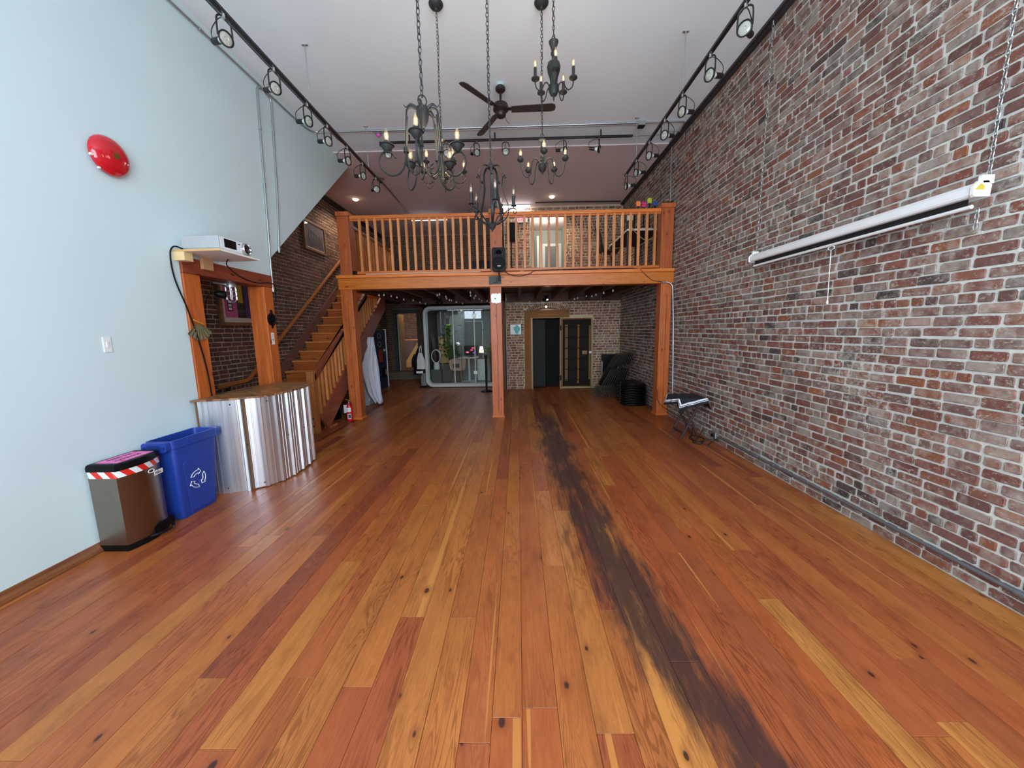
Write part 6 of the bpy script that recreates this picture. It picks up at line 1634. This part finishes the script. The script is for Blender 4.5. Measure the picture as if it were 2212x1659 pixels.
# blue arcade-like display board
ab = thing('display_board', 'tall dark blue display board with white edge under the stairs', 'display board', (-3.72, 9.85, 0))
MB_ = pm('board_navy', (34, 48, 78), 0.6, var=0.2)
G().box(-0.03, 0.03, -0.42, 0.40, 0, 1.58).build('panel', MB_, ab, bev=0.004)
G().box(-0.03, 0.05, 0.40, 0.45, 0, 1.60).build('edge', M_WHITEP, ab, bev=0.004)
G().box(0.03, 0.036, -0.15, 0.10, 0.72, 1.05).build('red_card', pm('card_red', (176, 66, 52), 0.6), ab)
G().box(0.03, 0.036, 0.02, 0.30, 0.30, 0.55).build('dark_card', M_BLK, ab)
for z in (1.2, 1.42):
    G().tube([(0.04, -0.08 + 0.1 * math.cos(a), z + 0.07 * math.sin(a)) for a in [2 * PI * i / 18 for i in range(18)]], 0.008, 5, closed=True).build('ring', pm('ring_grey', (150, 150, 150), 0.5), ab)
G().box(0.03, 0.04, 0.2, 0.34, 1.0, 1.06).build('white_tab', M_WHITEP, ab)
G().box(0.037, 0.04, 0.24, 0.29, 0.35, 0.5).build('white_tab', M_WHITEP, ab)
tag(G().lathe([(0.11, 0), (0.12, 0.01), (0.14, 0.26), (0.15, 0.27), (0.13, 0.27), (0.11, 0.02)], n=22).build('waste_basket', M_BLK, smooth=40, loc=(-3.30, 6.35, 0)), 'black basket in the shadow under the stairs', 'basket')
tag(G().lathe([(0.09, 0), (0.1, 0.01), (0.12, 0.7), (0.11, 0.71), (0.1, 0.1)], n=20).build('black_bucket', M_BLK, smooth=40, loc=(-3.75, 4.9, 0)), 'tall black bucket behind the timber opening below the handrail', 'bucket')

# ------------------------------------------------------------------ chairs at the brick wall
M_CHB = pm('chair_black_gloss', (10, 10, 10), 0.34, var=0.15, spec=0.25)
M_CHT = pm('chair_tube_black', (64, 60, 58), 0.3, 0.4)
def folded_chair(label, group):
    """folded flat: lies in the local x (width) / z (height) plane, z from the feet up"""
    t = thing('folding_chair', label, 'chair', (0, 0, 0), group=group)
    w = 0.20
    fr = [(-w, 0, 0), (-w, 0, 0.60), (-w, 0, 0.98), (-w + 0.05, 0, 1.02), (w - 0.05, 0, 1.02), (w, 0, 0.98), (w, 0, 0.60), (w, 0, 0)]
    G().tube(smooth_path(fr, 3), 0.0065, 6).build('front_frame', M_CHT, t, 50)
    rf = [(-w + 0.025, 0.022, 0.02), (-w + 0.025, 0.022, 0.66), (w - 0.025, 0.022, 0.66), (w - 0.025, 0.022, 0.02)]
    G().tube(rf, 0.0055, 6).build('rear_frame', M_CHT, t, 50)
    G().box(-w + 0.01, w - 0.01, -0.006, 0.006, 0.76, 0.985).build('backrest', M_CHB, t, bev=0.004)
    sp_ = [(x, z) for x, z in rrect(-w + 0.03, w - 0.03, 0.30, 0.66, 0.07, 4)]
    G().prism(sp_, 0.006, 0.018, 'y').build('seat', M_CHB, t, bev=0.003)
    G().cyl((-w, 0.0, 0.16), (w, 0, 0.16), 0.006).build('cross_bar', M_CHT, t)
    return t
fc = folded_chair('x', 'folding chairs leaning at the brick wall')
for i in range(10):
    o = fc if i == 0 else dup(fc)
    lean = math.radians(30 - 1.45 * i)
    # chair width runs along y, the chair leans toward +x
    M = Matrix.Translation((1.645 + 0.06 * i, 8.15, 0.005)) @ Matrix.Rotation(lean, 4, 'Y') @ rz(-PI / 2)
    o.matrix_basis = M
    o['label'] = 'black folding chair leaning at the brick wall, %s from the vault side' % ORD[i]
# low stack of folded chairs lying flat
def flat_chair(label):
    t = thing('stacked_chair', label, 'chair', (0, 0, 0), group='folding chairs stacked flat by the right post')
    pts = []
    for i in range(13):
        a = PI + PI * i / 12; pts.append((0.205 * math.cos(a), -0.12 + 0.13 * math.sin(a)))
    pts += [(0.195, 0.14), (-0.195, 0.14)]
    G().prism(pts, 0.028, 0.044, 'z').build('seat', M_CHB, t, bev=0.006)
    G().prism([(-0.2, 0.15), (0.2, 0.15), (0.17, 0.48), (-0.17, 0.48)], 0.026, 0.038, 'z').build('backrest', M_CHB, t, bev=0.005)
    fr = [(-0.215, 0.5, 0.016), (-0.215, -0.1, 0.016), (-0.16, -0.225, 0.016), (0.16, -0.225, 0.016), (0.215, -0.1, 0.016), (0.215, 0.5, 0.016)]
    G().tube(smooth_path(fr, 4), 0.011, 6).build('frame', M_CHB, t, 50)
    for s in (-1, 1): G().box(s * 0.222 - 0.006, s * 0.222 + 0.006, 0.05, 0.12, 0.006, 0.046).build('hinge', M_CHT, t)
    return t
fc2 = flat_chair('x')
for i in range(9):
    o = fc2 if i == 0 else dup(fc2)
    o.location = (2.265 + 0.004 * ((i * 7) % 3 - 1), 7.28 + 0.004 * ((i * 5) % 3 - 1), 0.0485 * i)
    o.rotation_euler = (0, 0, math.radians(-4))
    o['label'] = 'black folding chair lying flat, %s from the floor in the low stack' % ORD[i]
ft = thing('folded_table', 'black folded table standing against the vault wall in the corner', 'table', (2.29, 9.22, 0))
G().box(-0.21, 0.24, -0.03, 0.03, 0.36, 0.87).build('top', M_CHB, ft, bev=0.006)
for x in (-0.205, 0.2): G().box(x - 0.012, x + 0.012, -0.05, -0.03, 0, 0.7).build('leg', pm('leg_silver', (160, 172, 170), 0.4, 0.5), ft)
G().cyl((-0.2, -0.04, 0.1), (0.2, -0.04, 0.1), 0.008).build('cross_bar', M_DARK, ft)

# ------------------------------------------------------------------ on the mezzanine
dsk = thing('white_desk', 'white-edged desk on the mezzanine beside the brick wall', 'desk', (2.23, 7.45, ZD))
G().box(-0.28, 0.30, -0.64, 0.66, 0.735, 0.765).build('top', pm('desk_white', (224, 222, 214), 0.4), dsk, bev=0.003)
G().box(-0.275, 0.295, -0.63, 0.65, 0.722, 0.735).build('underside', pm('desk_underside_brown', (60, 48, 46), 0.8), dsk)
for (x, y) in ((-0.24, -0.58), (0.26, -0.58), (-0.24, 0.6), (0.26, 0.6)):
    G().box(x - 0.02, x + 0.02, y - 0.02, y + 0.02, 0, 0.722).build('leg', M_DARK, dsk)
pap = thing('paper_pile', 'loose white papers on the mezzanine desk', 'papers', (2.2, 6.95, ZD + 0.765))
for k in range(4):
    G().box(-0.1, 0.12, -0.09, 0.09, 0.004 * k, 0.004 * k + 0.003).build('sheet', M_WHITEP, pap).rotation_euler = (0.0, 0, rl.uniform(-0.5, 0.5))
mn2 = thing('desk_monitor', 'dark monitor on the mezzanine desk behind the railing', 'monitor', (2.16, 7.35, ZD + 0.765))
G().box(-0.012, 0.012, -0.24, 0.24, 0.08, 0.36).build('screen', M_BLK, mn2, bev=0.004); G().box(-0.06, 0.06, -0.09, 0.09, 0, 0.012).cyl((0.015, 0, 0.01), (0.015, 0, 0.12), 0.014).build('stand', M_BLK, mn2)
for i, (x, z, c, nm) in enumerate(((2.10, 0.0, (255, 130, 66), 'orange'), (2.20, -0.02, (214, 24, 110), 'magenta'), (2.29, 0.045, (190, 190, 40), 'lime'), (2.385, 0.0, (34, 70, 140), 'blue'))):
    t = thing('round_paddle', '%s rounded paddle sticking up above the right end of the railing' % nm, 'paddle', (x, 6.72, ZD + 0.765), group='four coloured paddles on the mezzanine desk')
    zz = 0.36 + z
    g = G(); g.prism([(xx, yy + zz) for xx, yy in rrect(-0.038, 0.038, -0.02, 0.064, 0.022, 5)], -0.012, 0.012, 'y').build('blade', pm('paddle_%s' % nm, c, 0.5), t, bev=0.004)
    G().cyl((0, 0, 0.0), (0, 0, zz - 0.01), 0.011, 8).build('handle', M_BLK, t); G().lathe([(0.04, 0), (0.035, 0.012), (0.012, 0.015)], n=14).build('foot', M_BLK, t)
wbx = thing('white_box', 'small white control box behind the right railing', 'control box', (1.99, 6.80, ZD + 0.90))
G().box(-0.05, 0.05, -0.02, 0.02, 0.0, 0.145).build('case', M_WHITEP, wbx, bev=0.004)
G().cyl((-0.02, 0, -0.03), (-0.02, 0, 0), 0.008).build('gland', M_DARK, wbx)
G().box(-0.01, 0.01, 0.02, 0.035, -0.135, 0.12).build('stand', M_DARK, wbx)
cord('yellow cord drooping from the white control box behind the railing', [(1.97, 6.78, ZD + 0.87), (2.02, 6.72, ZD + 0.74), (2.12, 6.70, ZD + 0.62), (2.25, 6.70, ZD + 0.54), (2.38, 6.70, ZD + 0.58), (2.45, 6.72, ZD + 0.62)], 0.006, pm('cord_yellow', (206, 164, 70), 0.5))
uc = thing('shell_seat_chair', 'dark moulded chair with slim wooden legs on the mezzanine', 'chair', (1.72, 7.5, ZD))
prof = [(-0.20, 0.96), (-0.17, 0.90), (-0.13, 0.74), (-0.11, 0.60), (-0.06, 0.515), (0.02, 0.485), (0.14, 0.49), (0.21, 0.505), (0.235, 0.49)]
pr = smooth_path([(x, 0, z) for x, z in prof], 5)
rows = [[Vector((p.x + 0.02 * (abs(s) ** 2) * (1 if p.z > 0.55 else 0), s * (0.20 if p.z < 0.6 else 0.20 - 0.12 * (p.z - 0.6)), p.z + 0.03 * s * s * (1 if p.z < 0.6 else 0))) for s in [-1 + 0.25 * j for j in range(9)]] for p in pr]
G().grid(rows).build('shell', pm('chair_dark_brown', (44, 34, 34), 0.45), uc, 60, thick=0.02)
for (x, y) in ((-0.14, -0.14), (0.17, -0.14), (-0.14, 0.14), (0.17, 0.14)):
    G().tube([(x * 0.55 + 0.02, y * 0.6, 0.49), (x * 1.15, y * 1.2, 0)], 0.012, 8, rs=[0.014, 0.008]).build('leg', M_BAL, uc, 50)
for s in (-1, 1): G().cyl((-0.08, s * 0.1, 0.4), (0.12, -s * 0.1, 0.3), 0.004, 6).build('brace', M_DARK, uc)
ex = thing('exit_sign', 'lit red EXIT sign on the upper brick wall', 'sign', (0.15, YB - 0.03, 4.13))
G().box(-0.13, 0.13, -0.025, 0.028, -0.06, 0.06).build('case', M_WHITEP, ex, bev=0.004)
face_my = Matrix(((1, 0, 0, 0), (0, 0, -1, 0), (0, 1, 0, 0), (0, 0, 0, 1)))
text('lettering', 'EXIT', 0.10, pm('exit_red_lit', (230, 30, 40), 0.5, emit=(255, 40, 50), es=1.6), ex, place((0, -0.0265, 0.0)) @ face_my)
bx = thing('storage_box', 'low pale crate on the mezzanine floor under the desk', 'box', (2.15, 7.7, ZD))
G().box(-0.22, 0.25, -0.15, 0.15, 0, 0.2).build('crate', pm('crate_pale', (176, 168, 140), 0.7), bx, bev=0.004); G().box(-0.23, 0.26, -0.16, 0.16, 0.2, 0.22).build('lid', pm('crate_pale', (176, 168, 140), 0.7), bx)
ca = thing('clamp_light', 'black clamp fitting with chrome clips on top of the right railing post', 'clamp', (2.445, YM + 0.09, 3.47))
G().box(-0.09, 0.09, -0.06, 0.06, 0, 0.028).build('base', M_BLK, ca, bev=0.004)
for x in (-0.01, 0.035): G().tube(smooth_path([(x, -0.03, 0.028), (x + 0.01, -0.03, 0.07), (x + 0.03, -0.03, 0.06)], 4), 0.006, 6).build('clip', M_CHROME, ca)
hp_ = thing('upstairs_speaker', 'dark loudspeaker on a stand behind the centre post upstairs', 'speaker', (-0.12, 9.0, ZD))
G().cyl((0, 0, 0), (0, 0, 1.1), 0.015).lathe([(0.16, 0), (0.15, 0.02), (0.02, 0.025)], n=20).build('stand', M_DARK, hp_); G().box(-0.1, 0.1, -0.1, 0.1, 1.1, 1.5).build('cabinet', M_BLK, hp_, bev=0.01)
cs = thing('speaker_case', 'dark equipment case on the mezzanine left of the centre post', 'case', (-0.68, 7.4, ZD))
G().box(-0.16, 0.16, -0.12, 0.12, 0, 0.36).build('case', M_BLK, cs, bev=0.008); G().tube(smooth_path([(-0.05, 0, 0.36), (-0.03, 0, 0.39), (0.03, 0, 0.39), (0.05, 0, 0.36)], 4), 0.007, 6).build('handle', M_DARK, cs)
